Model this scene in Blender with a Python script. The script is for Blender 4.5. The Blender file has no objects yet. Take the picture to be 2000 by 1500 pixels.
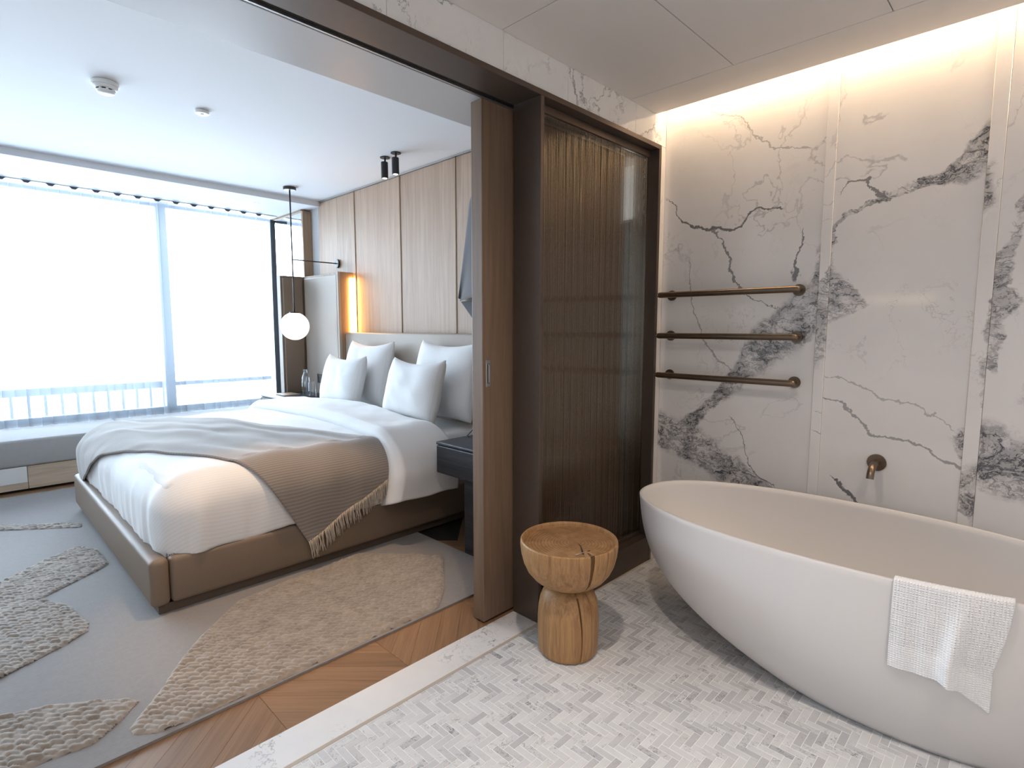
import bpy, bmesh, math, random
import numpy as np
from mathutils import Vector, Matrix

random.seed(7)
C = bpy.context.scene.collection
S = bpy.context.scene

# ------------------------------------------------------------------ camera
RT = Vector((0.714154981796217, 0.6999868380050489, 0.001043357723200092))
UP = Vector((-0.07125867498540195, 0.07121803689940474, 0.994912153136909))
FW = Vector((-0.6963511062782697, 0.710595818901215, -0.10074085042891767))
cam_d = bpy.data.cameras.new('camera'); cam = bpy.data.objects.new('camera', cam_d); C.objects.link(cam)
cam.matrix_world = Matrix(((RT.x, UP.x, -FW.x, 1.47778), (RT.y, UP.y, -FW.y, -2.63338), (RT.z, UP.z, -FW.z, 1.25), (0, 0, 0, 1)))
cam_d.sensor_width = 36.0; cam_d.lens = 36.0 * 1069.447 / 2000.0
cam_d.clip_start = 0.02; cam_d.clip_end = 200
S.camera = cam

# ------------------------------------------------------------------ world (overcast daylight outside the bedroom window)
w = bpy.data.worlds.new('overcast_sky'); S.world = w; w.use_nodes = True
bgn = w.node_tree.nodes['Background']; bgn.inputs[0].default_value = (0.73, 0.865, 1.0, 1); bgn.inputs[1].default_value = 22.0

def area_light(name, loc, rot, sx, sy, power, color, portal=False, spread=180):
    d = bpy.data.lights.new(name, 'AREA'); d.shape = 'RECTANGLE'; d.size = sx; d.size_y = sy
    d.energy = power; d.color = color; d.spread = math.radians(spread)
    o = bpy.data.objects.new(name, d); C.objects.link(o); o.location = loc; o.rotation_euler = rot
    if portal: d.cycles.is_portal = True
    return o
# portal in the window opening: guides the sampling of the sky, adds no light of its own
area_light('window_portal', (-4.93, -2.4, 1.45), (0, math.radians(-90), 0), 2.1, 4.6, 1, (1, 1, 1), portal=True)

S.view_settings.view_transform = 'Standard'; S.view_settings.look = 'None'
S.view_settings.gamma = 1.0; S.view_settings.use_curve_mapping = False
S.view_settings.exposure = 0.0
S.cycles.max_bounces = 8; S.cycles.diffuse_bounces = 4; S.cycles.glossy_bounces = 3; S.cycles.transmission_bounces = 4; S.cycles.transparent_max_bounces = 8
S.cycles.caustics_reflective = False; S.cycles.caustics_refractive = False
S.cycles.use_adaptive_sampling = True; S.cycles.adaptive_threshold = .03; S.cycles.use_denoising = True; S.cycles.sample_clamp_indirect = 6.0
WARM = (1.0, 0.70, 0.44); COVE = (1.0, 0.72, 0.45); WARM2 = (1.0, 0.86, 0.755)

# ------------------------------------------------------------------ helpers: objects
WO = {}
def put(o, parent):
    C.objects.link(o)
    wl = Vector(o.location)
    WO[o.name] = wl
    if parent is not None:
        o.parent = parent; o.location = wl - WO[parent.name]
    return o
def obj(name, me, mat, parent=None, smooth=False, loc=(0, 0, 0)):
    if isinstance(me, bmesh.types.BMesh):
        m = bpy.data.meshes.new(name); me.normal_update(); me.to_mesh(m); me.free(); me = m
    if mat is not None and not me.materials: me.materials.append(mat)
    if smooth:
        me.polygons.foreach_set('use_smooth', [True] * len(me.polygons))
    o = bpy.data.objects.new(name, me); o.location = loc
    return put(o, parent)
def auto_smooth(o, ang=35):
    me = o.data
    me.polygons.foreach_set('use_smooth', [True] * len(me.polygons))
    bm = bmesh.new(); bm.from_mesh(me)
    a = math.radians(ang)
    for e in bm.edges:
        if len(e.link_faces) == 2 and e.calc_face_angle(0) > a: e.smooth = False
    bm.to_mesh(me); bm.free()
    return o
def thing(name, label, cat, loc=(0, 0, 0), group=None, kind=None):
    o = bpy.data.objects.new(name, None); o.location = loc; o.empty_display_size = .05
    put(o, None)
    return tag(o, label, cat, group, kind)
def tag(o, label=None, cat=None, group=None, kind=None):
    if label: o['label'] = label
    if cat: o['category'] = cat
    if group: o['group'] = group
    if kind: o['kind'] = kind
    return o
def struct(o, label, cat): return tag(o, label, cat, None, 'structure')

# ------------------------------------------------------------------ helpers: meshes
def box(x0, x1, y0, y1, z0, z1, bev=0.0, seg=2, bm=None):
    own = bm is None
    b = bmesh.new()
    vs = [b.verts.new((x, y, z)) for x in (x0, x1) for y in (y0, y1) for z in (z0, z1)]
    for f in ((0, 1, 3, 2), (4, 6, 7, 5), (0, 4, 5, 1), (2, 3, 7, 6), (0, 2, 6, 4), (1, 5, 7, 3)):
        b.faces.new([vs[i] for i in f])
    if bev > 0:
        bmesh.ops.bevel(b, geom=list(b.edges), offset=bev, segments=seg, profile=.5, affect='EDGES')
    if own: return b
    m = bpy.data.meshes.new('t'); b.to_mesh(m); b.free(); bm.from_mesh(m); bpy.data.meshes.remove(m)
    return bm
def pydata(name, v, f):
    m = bpy.data.meshes.new(name); m.from_pydata([tuple(map(float, p)) for p in v], [], [tuple(map(int, q)) for q in f]); m.update(); return m
def grid_mesh(name, P, mask=None, closed_u=False):
    # P: (nu, nv, 3)
    nu, nv = P.shape[:2]
    idx = np.arange(nu * nv).reshape(nu, nv)
    if closed_u: idx = np.vstack([idx, idx[:1]])
    q = np.stack([idx[:-1, :-1], idx[1:, :-1], idx[1:, 1:], idx[:-1, 1:]], -1).reshape(-1, 4)
    v = P.reshape(-1, 3)
    if mask is not None:
        mk = mask.reshape(-1); q = q[mk[q].all(1)]
        used = np.zeros(len(v), bool); used[q.reshape(-1)] = True
        re = np.cumsum(used) - 1; v = v[used]; q = re[q]
    m = bpy.data.meshes.new(name)
    m.vertices.add(len(v)); m.vertices.foreach_set('co', v.astype(np.float32).reshape(-1))
    m.loops.add(len(q) * 4); m.loops.foreach_set('vertex_index', q.astype(np.int32).reshape(-1))
    m.polygons.add(len(q)); m.polygons.foreach_set('loop_start', np.arange(0, len(q) * 4, 4, dtype=np.int32))
    m.polygons.foreach_set('loop_total', np.full(len(q), 4, np.int32))
    m.update(calc_edges=True); m.validate()
    m.polygons.foreach_set('use_smooth', [True] * len(m.polygons))
    return m
def lathe(name, prof, n=48, cx=0, cy=0, cap=True):
    prof = [(max(r, 1e-5), z) for r, z in prof]
    a = np.linspace(0, 2 * np.pi, n, endpoint=False)
    P = np.array([[(cx + r * math.cos(t), cy + r * math.sin(t), z) for r, z in prof] for t in a])
    return grid_mesh(name, P, closed_u=True)
def tube(name, pts, r, n=12, bm=None):
    own = bm is None
    b = bm if bm is not None else bmesh.new()
    pts = [Vector(p) for p in pts]; k = len(pts)
    rs = r if isinstance(r, (list, tuple)) else [r] * k
    rings = []; ref = None
    for i, p in enumerate(pts):
        t = (pts[min(i + 1, k - 1)] - pts[max(i - 1, 0)]).normalized()
        if ref is None:
            ref = Vector((0, 0, 1)) if abs(t.z) < .9 else Vector((1, 0, 0))
        a = t.cross(ref).normalized(); c = a.cross(t).normalized(); ref = c
        rings.append([b.verts.new(p + a * rs[i] * math.cos(2 * math.pi * j / n) + c * rs[i] * math.sin(2 * math.pi * j / n)) for j in range(n)])
    for i in range(k - 1):
        for j in range(n):
            b.faces.new((rings[i][j], rings[i][(j + 1) % n], rings[i + 1][(j + 1) % n], rings[i + 1][j]))
    b.faces.new(rings[0]); b.faces.new(rings[-1][::-1])
    if own: bmesh.ops.recalc_face_normals(b, faces=list(b.faces))
    return b
def disc_y(cx, y0, y1, cz, r, n=32, bev=0.0):
    # cylinder whose axis runs along y
    b = bmesh.new()
    bmesh.ops.create_cone(b, cap_ends=True, segments=n, radius1=r, radius2=r, depth=abs(y1 - y0))
    bmesh.ops.rotate(b, verts=b.verts, cent=(0, 0, 0), matrix=Matrix.Rotation(math.pi / 2, 3, 'X'))
    if bev: bmesh.ops.bevel(b, geom=[e for e in b.edges if len(e.link_faces) == 2 and e.calc_face_angle(0) > 1], offset=bev, segments=2, affect='EDGES')
    bmesh.ops.translate(b, verts=b.verts, vec=(cx, (y0 + y1) / 2, cz))
    return b
def cyl_z(cx, cy, z0, z1, r, n=32, bev=0.0, r2=None):
    b = bmesh.new()
    bmesh.ops.create_cone(b, cap_ends=True, segments=n, radius1=r, radius2=r if r2 is None else r2, depth=z1 - z0)
    if bev: bmesh.ops.bevel(b, geom=[e for e in b.edges if len(e.link_faces) == 2 and e.calc_face_angle(0) > 1], offset=bev, segments=2, affect='EDGES')
    bmesh.ops.translate(b, verts=b.verts, vec=(cx, cy, (z0 + z1) / 2))
    return b
_rng = np.random.RandomState(3)
_T = _rng.rand(64, 64)
def vnoise(x, y, seed=0):
    x = np.asarray(x, float) + seed * 17.3; y = np.asarray(y, float) + seed * 9.1
    xi = np.floor(x).astype(int); yi = np.floor(y).astype(int); fx = x - xi; fy = y - yi
    fx = fx * fx * (3 - 2 * fx); fy = fy * fy * (3 - 2 * fy)
    g = lambda a, b: _T[a % 64, b % 64]
    return ((g(xi, yi) * (1 - fx) + g(xi + 1, yi) * fx) * (1 - fy) + (g(xi, yi + 1) * (1 - fx) + g(xi + 1, yi + 1) * fx) * fy) - .5
def fbm(x, y, o=3, seed=0):
    return sum(vnoise(x * 2 ** i, y * 2 ** i, seed + i) / 2 ** i for i in range(o))

# ------------------------------------------------------------------ helpers: materials
class N:
    def __init__(s, name):
        s.m = bpy.data.materials.new(name); s.m.use_nodes = True; s.t = s.m.node_tree
        s.b = s.t.nodes['Principled BSDF']; s.out = s.t.nodes['Material Output']
    def n(s, typ, **kw):
        nd = s.t.nodes.new(typ)
        for k, v in kw.items(): setattr(nd, k, v)
        return nd
    def l(s, a, b): s.t.links.new(a, b)
    def v(s, x, sock):
        if hasattr(x, 'is_output'): s.l(x, sock)
        elif isinstance(x, (tuple, list)) and len(x) == 3 and sock.type == 'RGBA': sock.default_value = (*x, 1)
        else: sock.default_value = x
    def math(s, op, a, b=None, c=None, clamp=False):
        nd = s.n('ShaderNodeMath', operation=op, use_clamp=clamp); s.v(a, nd.inputs[0])
        if b is not None: s.v(b, nd.inputs[1])
        if c is not None: s.v(c, nd.inputs[2])
        return nd.outputs[0]
    def mixc(s, f, a, b, blend='MIX'):
        nd = s.n('ShaderNodeMix', data_type='RGBA', blend_type=blend)
        s.v(f, nd.inputs[0]); s.v(a, nd.inputs[6]); s.v(b, nd.inputs[7]); return nd.outputs[2]
    def noise(s, vec=None, scale=5., detail=3., rough=.5, dist=0.):
        nd = s.n('ShaderNodeTexNoise'); nd.inputs['Scale'].default_value = scale; nd.inputs['Detail'].default_value = detail
        nd.inputs['Roughness'].default_value = rough; nd.inputs['Distortion'].default_value = dist
        if vec is not None: s.l(vec, nd.inputs['Vector'])
        return nd.outputs[0]
    def pos(s): return s.n('ShaderNodeNewGeometry').outputs['Position']
    def objc(s): return s.n('ShaderNodeTexCoord').outputs['Object']
    def mapping(s, vec, scale=(1, 1, 1), rot=(0, 0, 0), loc=(0, 0, 0)):
        nd = s.n('ShaderNodeMapping'); s.l(vec, nd.inputs['Vector']); nd.inputs['Scale'].default_value = scale
        nd.inputs['Rotation'].default_value = rot; s.v(loc, nd.inputs['Location']); return nd.outputs[0]
    def ramp(s, f, stops):
        nd = s.n('ShaderNodeValToRGB'); s.l(f, nd.inputs[0]); e = nd.color_ramp.elements
        while len(e) < len(stops): e.new(.5)
        for i, (p, c) in enumerate(stops): e[i].position = p; e[i].color = (*c, 1)
        return nd.outputs[0]
    def smooth(s, x, a, b, o0=0., o1=1.):
        nd = s.n('ShaderNodeMapRange', interpolation_type='SMOOTHSTEP'); s.v(x, nd.inputs[0])
        nd.inputs[1].default_value = a; nd.inputs[2].default_value = b; nd.inputs[3].default_value = o0; nd.inputs[4].default_value = o1
        return nd.outputs[0]
    def bump(s, h, strength=.3, dist=.002):
        nd = s.n('ShaderNodeBump'); nd.inputs['Strength'].default_value = strength; nd.inputs['Distance'].default_value = dist
        s.l(h, nd.inputs['Height']); s.l(nd.outputs[0], s.b.inputs['Normal']); return nd
    def set(s, color=None, rough=None, metal=None, spec=None, sheen=None, emis=None, es=0):
        if color is not None: s.v(color, s.b.inputs['Base Color'])
        if rough is not None: s.v(rough, s.b.inputs['Roughness'])
        if metal is not None: s.b.inputs['Metallic'].default_value = metal
        if spec is not None: s.b.inputs['Specular IOR Level'].default_value = spec
        if sheen is not None: s.b.inputs['Sheen Weight'].default_value = sheen
        if emis is not None: s.v(emis, s.b.inputs['Emission Color']); s.b.inputs['Emission Strength'].default_value = es
        return s.m
def plain(name, c, rough=.5, metal=0., spec=.5, nscale=None, namp=.06, bump=0., bscale=200., sheen=None):
    k = N(name); col = c
    p = k.objc()
    if nscale:
        f = k.noise(p, nscale, 4, .6)
        col = k.mixc(f, tuple(x * (1 - namp) for x in c), tuple(min(1, x * (1 + namp)) for x in c))
    if bump: k.bump(k.noise(p, bscale, 2, .6), bump, .002)
    return k.set(col, rough, metal, spec, sheen)
def wood(name, c0, c1, grain=(1, 0, 0), scale=1., rough=.5, rot=0., space='obj', rnd=True, bump=.12, spec=.4):
    k = N(name)
    p = k.objc() if space == 'obj' else k.pos()
    if rot: p = k.mapping(p, rot=(0, 0, rot))
    off = None
    if rnd:
        r = k.n('ShaderNodeObjectInfo').outputs['Random']
        cmb = k.n('ShaderNodeCombineXYZ'); k.l(k.math('MULTIPLY', r, 37.), cmb.inputs[0]); k.l(k.math('MULTIPLY', r, 91.), cmb.inputs[1]); k.l(k.math('MULTIPLY', r, 53.), cmb.inputs[2]); off = cmb.outputs[0]
        va = k.n('ShaderNodeVectorMath', operation='ADD'); k.l(p, va.inputs[0]); k.l(off, va.inputs[1]); p = va.outputs[0]
    st = tuple((1.2 if g else 28.) * scale for g in grain)
    st2 = tuple((5. if g else 260.) * scale for g in grain)
    n1 = k.noise(k.mapping(p, st), 1., 4, .6, 1.2)
    n2 = k.noise(k.mapping(p, st2), 1., 2, .5)
    f = k.math('ADD', k.math('MULTIPLY', n1, .75), k.math('MULTIPLY', n2, .35))
    col = k.ramp(f, [(.36, c0), (.52, tuple((a + b) / 2 for a, b in zip(c0, c1))), (.68, c1)])
    if rnd:
        hv = k.n('ShaderNodeHueSaturation'); k.l(col, hv.inputs['Color']); k.l(k.math('MULTIPLY_ADD', k.n('ShaderNodeObjectInfo').outputs['Random'], .22, .89), hv.inputs['Value']); col = hv.outputs[0]
    k.bump(n2, bump, .001)
    return k.set(col, rough, 0, spec)

def fcurve(k, x, pts):
    nd = k.n('ShaderNodeFloatCurve'); k.l(x, nd.inputs['Value'])
    cu = nd.mapping.curves[0]
    nd.mapping.use_clip = False
    while len(cu.points) < len(pts): cu.points.new(.5, .5)
    for i, (a, b) in enumerate(pts): cu.points[i].location = (a, b); cu.points[i].handle_type = 'AUTO_CLAMPED'
    nd.mapping.update()
    return nd.outputs[0]
def marble(name, base=(.78, .75, .73), vein=(.20, .19, .20), veins=(), rough=.09, scale=1., seed=0., amount=1., shift=(0, 0, 0), rnd=False, spec=.5, tw=.008):
    """white stone; `veins` = (axis, [(s, centre, halfwidth)], strength) laid out in metres on the slab plane"""
    k = N(name); p = k.pos()
    if rnd:
        r = k.n('ShaderNodeObjectInfo').outputs['Random']; ri = k.n('ShaderNodeNewGeometry').outputs['Random Per Island']
        r = k.math('FRACT', k.math('ADD', k.math('MULTIPLY', r, 7.13), ri))
        cmb = k.n('ShaderNodeCombineXYZ'); k.l(k.math('MULTIPLY', r, 41.), cmb.inputs[0]); k.l(k.math('MULTIPLY', r, 77.), cmb.inputs[2])
        va = k.n('ShaderNodeVectorMath', operation='ADD'); k.l(p, va.inputs[0]); k.l(cmb.outputs[0], va.inputs[1]); p = va.outputs[0]
    p = k.mapping(p, loc=(seed + shift[0], seed * .7 + shift[1], shift[2])) if not veins else k.mapping(p, loc=shift)
    # domain warp
    nw = k.n('ShaderNodeTexNoise'); nw.inputs['Scale'].default_value = 4.2 * scale; nw.inputs['Detail'].default_value = 5; nw.inputs['Roughness'].default_value = .68; k.l(p, nw.inputs['Vector'])
    sub = k.n('ShaderNodeVectorMath', operation='SUBTRACT'); k.l(nw.outputs['Color'], sub.inputs[0]); sub.inputs[1].default_value = (.5, .5, .5)
    scl = k.n('ShaderNodeVectorMath', operation='SCALE'); k.l(sub.outputs[0], scl.inputs[0]); scl.inputs['Scale'].default_value = .16
    pw = k.n('ShaderNodeVectorMath', operation='ADD'); k.l(p, pw.inputs[0]); k.l(scl.outputs[0], pw.inputs[1]); pw = pw.outputs[0]
    # fine random veins everywhere
    n1 = k.noise(pw, 1.9 * scale, 4, .55, .6)
    rid = k.math('ABSOLUTE', k.math('SUBTRACT', n1, .5))
    low = k.smooth(k.noise(p, 1.3 * scale, 2), .42, .66)
    thin = k.math('MULTIPLY', k.smooth(rid, tw, .0), low)
    n2 = k.noise(k.mapping(pw, (1, 1, .55), rot=(0, .6, 0)), 5.5 * scale, 4, .6, .8)
    thin2 = k.math('MULTIPLY', k.smooth(k.math('ABSOLUTE', k.math('SUBTRACT', n2, .5)), .012, .0), k.smooth(k.noise(p, 2.1 * scale, 1), .5, .72))
    mask = k.math('MULTIPLY', k.math('ADD', k.math('MULTIPLY', thin, .42), k.math('MULTIPLY', thin2, .34)), amount)
    cloud = k.smooth(k.noise(p, 2.6 * scale, 4, .6), .3, .75)
    if veins:
        sep = k.n('ShaderNodeSeparateXYZ'); k.l(pw, sep.inputs[0]); X, Z = sep.outputs[0], sep.outputs[2]
        sw = k.noise(k.mapping(pw, (.55, 1, 1.5), rot=(0, .72, 0)), 9.5, 5, .66, 1.1)
        crack = k.smooth(k.math('ABSOLUTE', k.math('SUBTRACT', sw, .5)), .042, .0)
        sw2 = k.noise(k.mapping(pw, (.8, 1, 1.2), rot=(0, .4, 0), loc=(7, 3, 1)), 22., 4, .6, .8)
        crack = k.math('MAXIMUM', crack, k.math('MULTIPLY', k.smooth(k.math('ABSOLUTE', k.math('SUBTRACT', sw2, .5)), .035, .0), .7))
        blot = k.smooth(k.noise(pw, 7., 4, .62), .36, .60)
        for ax, pts, st in veins:
            s0, s1 = pts[0][0], pts[-1][0]
            sv, cv = (X, Z) if ax == 'x' else (Z, X)
            t = k.math('DIVIDE', k.math('SUBTRACT', sv, s0), s1 - s0)
            inside = k.math('MULTIPLY', k.smooth(t, -.03, .03), k.smooth(t, 1.03, .97))
            cc = k.math('MULTIPLY', fcurve(k, t, [((a - s0) / (s1 - s0), b / 3.) for a, b, _ in pts]), 3.)
            wd = k.math('MULTIPLY', fcurve(k, t, [((a - s0) / (s1 - s0), w_ * 5) for a, _, w_ in pts]), .2)
            d = k.math('DIVIDE', k.math('ABSOLUTE', k.math('SUBTRACT', cv, cc)), k.math('MAXIMUM', wd, .0015))
            big = max(w_ for _, _, w_ in pts) > .022
            core = k.smooth(d, 1.15, .55)
            if big:
                core = k.smooth(d, 1.25, .75)
                edge = k.math('MULTIPLY', k.smooth(k.math('ABSOLUTE', k.math('SUBTRACT', d, .95)), .10, .0), .55)
                body = k.math('MULTIPLY', core, k.math('ADD', k.math('MULTIPLY', blot, .56), k.math('MULTIPLY', crack, .62)))
                mk = k.math('MAXIMUM', k.math('MULTIPLY', edge, blot), body)
            else:
                mk = core
            mask = k.math('MAXIMUM', mask, k.math('MULTIPLY', k.math('MULTIPLY', mk, inside), st))
    bcol = k.mixc(cloud, tuple(x * .93 for x in base), base)
    if rnd:
        tint = k.math('POWER', k.math('FRACT', k.math('MULTIPLY', r, 13.7)), 2.2)
        bcol = k.mixc(k.math('MULTIPLY', tint, .72), bcol, (.44, .44, .455))
    col = k.mixc(k.math('MINIMUM', mask, 1.), bcol, vein)
    return k.set(col, rough, 0, spec)

def fabric(name, c, weave=900., amp=.25, rough=.85, sheen=.2, nscale=6., namp=.06, stripes=None, wrap=False):
    k = N(name); p = k.objc()
    wv = k.n('ShaderNodeTexWave', wave_type='BANDS', bands_direction='X'); wv.inputs['Scale'].default_value = weave / 20.; k.l(p, wv.inputs['Vector'])
    wv2 = k.n('ShaderNodeTexWave', wave_type='BANDS', bands_direction='Y'); wv2.inputs['Scale'].default_value = weave / 20.; k.l(p, wv2.inputs['Vector'])
    nn = k.noise(p, weave, 2, .7)
    h = k.math('ADD', nn, k.math('MULTIPLY', k.math('ADD', wv.outputs[1], wv2.outputs[1]), .15))
    f = k.noise(p, nscale, 3)
    col = k.mixc(f, tuple(x * (1 - namp) for x in c), tuple(min(1, x * (1 + namp)) for x in c))
    if stripes:
        sc, direction, c2, am = stripes
        w3 = k.n('ShaderNodeTexWave', wave_type='BANDS', bands_direction=direction); w3.inputs['Scale'].default_value = sc; w3.inputs['Distortion'].default_value = .3
        sx_ = k.n('ShaderNodeSeparateXYZ'); k.l(p, sx_.inputs[0]); cx_ = k.n('ShaderNodeCombineXYZ')
        k.l(k.math('SUBTRACT', sx_.outputs[0], sx_.outputs[2]) if wrap else sx_.outputs[0], cx_.inputs[0]); k.l(sx_.outputs[1], cx_.inputs[1]); k.l(sx_.outputs[2], cx_.inputs[2]); k.l(cx_.outputs[0], w3.inputs['Vector'])
        col = k.mixc(k.math('MULTIPLY', w3.outputs[1], am), col, c2)
    k.bump(h, amp, .0015)
    return k.set(col, rough, 0, .3, sheen)

def glassy(name, tint=(.9, .92, .9), gloss=.08, rough=.02, refr=0.0, ior=1.45, thin=False):
    """clear glass: straight-through part, a mirror part by Fresnel and, if asked, a refracting part"""
    k = N(name); k.t.nodes.remove(k.b)
    tr = k.n('ShaderNodeBsdfTransparent'); tr.inputs[0].default_value = (*tint, 1)
    gl = k.n('ShaderNodeBsdfGlossy'); gl.inputs['Roughness'].default_value = rough; gl.inputs['Color'].default_value = (1, 1, 1, 1)
    fr = k.n('ShaderNodeFresnel'); fr.inputs[0].default_value = ior
    base = tr.outputs[0]
    if refr:
        rf = k.n('ShaderNodeBsdfRefraction'); rf.inputs['Color'].default_value = (*tint, 1); rf.inputs['Roughness'].default_value = .03; rf.inputs['IOR'].default_value = 1.25
        m0 = k.n('ShaderNodeMixShader'); m0.inputs[0].default_value = refr; k.l(tr.outputs[0], m0.inputs[1]); k.l(rf.outputs[0], m0.inputs[2]); base = m0.outputs[0]
    mx = k.n('ShaderNodeMixShader'); k.v(gloss if thin else k.math('MAXIMUM', fr.outputs[0], gloss), mx.inputs[0]); k.l(base, mx.inputs[1]); k.l(gl.outputs[0], mx.inputs[2])
    k.l(mx.outputs[0], k.out.inputs[0]); return k.m
def emit(name, c, s):
    k = N(name); return k.set((.8, .8, .8), .5, emis=c, es=s)

M = {}
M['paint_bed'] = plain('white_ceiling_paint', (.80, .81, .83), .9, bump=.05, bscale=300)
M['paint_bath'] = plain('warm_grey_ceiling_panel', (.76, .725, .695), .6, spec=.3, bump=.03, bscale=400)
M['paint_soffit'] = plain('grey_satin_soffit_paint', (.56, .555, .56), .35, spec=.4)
M['paint_wall'] = plain('pale_wall_paint', (.72, .71, .70), .9, bump=.05, bscale=300)
M['bronze_frame'] = plain('dark_bronze_metal', (.115, .085, .068), .38, .55, .5, 40, .12, .04, 500)
M['bronze'] = plain('brushed_bronze', (.21, .16, .118), .33, 1., .5, 60, .15)
M['steel'] = plain('satin_steel', (.52, .51, .50), .3, 1.)
M['black_metal'] = plain('black_metal', (.025, .025, .028), .45, .3)
M['dark_bronze_rod'] = plain('dark_bronze_rod', (.07, .06, .055), .4, .6)
M['oak_door'] = wood('oak_veneer_door', (.145, .092, .060), (.205, .134, .088), (0, 0, 1), 1., .5, rnd=False)
M['oak_panel'] = wood('oak_veneer_wall_panel', (.37, .245, .168), (.50, .355, .255), (0, 0, 1), 1., .5)
M['oak_trim'] = wood('oak_trim', (.24, .15, .09), (.40, .27, .17), (0, 0, 1), 1., .5, rnd=False)
M['oak_bench'] = wood('oak_bench_front', (.42, .32, .23), (.60, .49, .38), (0, 1, 0), 1., .55)
M['plank_a'] = wood('oak_plank_rising', (.20, .105, .05), (.30, .172, .09), (1, 0, 0), 1., .42, rot=-math.pi / 4)
M['plank_b'] = wood('oak_plank_falling', (.20, .105, .05), (.30, .172, .09), (1, 0, 0), 1., .42, rot=math.pi / 4)
M['black_oak'] = wood('black_stained_oak', (.012, .013, .016), (.045, .046, .052), (1, 0, 0), 1., .45, rnd=False, bump=.35)
M['stool_side'] = wood('stool_wood_side', (.24, .118, .045), (.45, .255, .11), (0, 0, 1), 1.3, .5, rnd=False)
M['stool_dark'] = plain('stool_crack_dark', (.06, .028, .012), .8)
M['leather'] = plain('taupe_leather', (.205, .148, .105), .48, 0, .4, 3, .06, .12, 500)
M['leather_pale'] = plain('pale_taupe_leather', (.40, .335, .275), .5, 0, .4, 3, .04, .12, 500)
M['plinth'] = plain('dark_plinth', (.10, .07, .05), .6)
M['dark'] = plain('dark_gap', (.02, .018, .016), .8)
M['sheet'] = fabric('white_cotton', (.84, .835, .83), 700, .10, .8, .25, 3, .02)
M['duvet'] = fabric('white_striped_satin', (.84, .83, .825), 700, .08, .7, .25, 3, .02, stripes=(17., 'X', (.75, .74, .73), .55), wrap=True)
M['pillow'] = fabric('white_striped_pillowcase', (.86, .855, .85), 700, .08, .75, .25, 3, .02, stripes=(26., 'X', (.77, .77, .77), .5))
M['throw'] = fabric('grey_beige_wool_throw', (.30, .26, .23), 500, .35, .95, .5, 5, .08, stripes=(17., 'X', (.20, .165, .14), .8), wrap=True)
M['fringe'] = fabric('beige_wool_fringe', (.50, .42, .34), 500, .2, .95, .4)
M['cushion'] = fabric('grey_bench_fabric', (.42, .41, .40), 500, .3, .95, .3, 20, .08)
M['rug'] = fabric('grey_flatweave_rug', (.235, .215, .205), 420, .5, 1., .4, 60, .14)
M['pile'] = fabric('beige_carved_pile', (.29, .24, .195), 700, .6, 1., .7, 26, .5)
k = N('white_waffle_towel'); p_ = k.objc(); ws_ = []
for dr_ in ('X', 'Z'):
    wv_ = k.n('ShaderNodeTexWave', wave_type='BANDS', bands_direction=dr_); wv_.inputs['Scale'].default_value = 46.; k.l(p_, wv_.inputs['Vector']); ws_.append(wv_.outputs[1])
hh_ = k.math('MULTIPLY', ws_[0], ws_[1]); k.bump(hh_, .6, .003)
M['towel'] = k.set(k.mixc(hh_, (.88, .875, .875), (.97, .965, .96)), .95, 0, .3, .4)
M['grey_felt'] = fabric('grey_felt', (.10, .10, .105), 600, .25, .95, .3, 8, .06)
M['solid_surface'] = plain('matt_white_stone_resin', (.71, .685, .665), .42, 0, .4)
M['white_plastic'] = plain('white_plastic', (.80, .80, .78), .4)
M['track'] = plain('dark_fold_gap_shade', (.06, .07, .08), .6)  # dark colour standing in for shade in the curtain's fold gaps
M['window_metal'] = plain('blue_grey_window_metal', (.10, .12, .14), .5, .3)
M['grout'] = plain('pale_grout', (.93, .92, .915), .8, nscale=30, namp=.04)
M['joint'] = plain('beige_joint', (.52, .44, .36), .5)
M['tile'] = marble('herringbone_marble_tile', (.77, .77, .77), (.16, .16, .175), rough=.22, scale=5., rnd=True, amount=2., tw=.02)
M['threshold'] = marble('threshold_marble', (.84, .83, .82), (.27, .27, .28), rough=.15, scale=1.7, seed=3.3, amount=1.8, tw=.012)
M['band'] = marble('header_marble', (.86, .855, .85), (.20, .20, .21), rough=.12, scale=1.9, seed=11.7, amount=2., tw=.018)
M['side_marble'] = marble('side_marble', (.78, .75, .73), (.24, .23, .24), rough=.12, scale=1., seed=21.7, amount=1.2)
M['fluted'] = glassy('fluted_glass', (.93, .87, .78), .02, .05, refr=.3, ior=1.3)
M['pane'] = glassy('window_glass', (.95, .97, .98), .02, .01)
M['clear'] = glassy('clear_glass', (.96, .975, .985), .10, .02, thin=True)
M['mirror'] = plain('mirror_silver', (.88, .89, .90), .02, 1.)
k = N('lit_opal_globe'); gn_ = k.noise(k.objc(), 26., 3, .6)
M['globe'] = k.set((.8, .8, .8), .3, emis=k.ramp(gn_, [(.35, (.80, .66, .54)), (.65, (1., .90, .78))]), es=1.2)
M['led_amber'] = emit('amber_led', (1., .56, .18), 46.)
M['led_warm'] = emit('warm_led', (1., .74, .46), 6.)
M['lens'] = emit('spot_lens', (1., .88, .72), 5.)
k = N('sheer_voile'); k.t.nodes.remove(k.b)
tr_ = k.n('ShaderNodeBsdfTransparent'); tr_.inputs[0].default_value = (1, 1, 1, 1)
tl_ = k.n('ShaderNodeBsdfTranslucent'); tl_.inputs[0].default_value = (.66, .73, .84, 1)
df_ = k.n('ShaderNodeBsdfDiffuse'); df_.inputs[0].default_value = (.60, .62, .66, 1)
m1_ = k.n('ShaderNodeMixShader'); m1_.inputs[0].default_value = .35; k.l(tl_.outputs[0], m1_.inputs[1]); k.l(df_.outputs[0], m1_.inputs[2])
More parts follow.
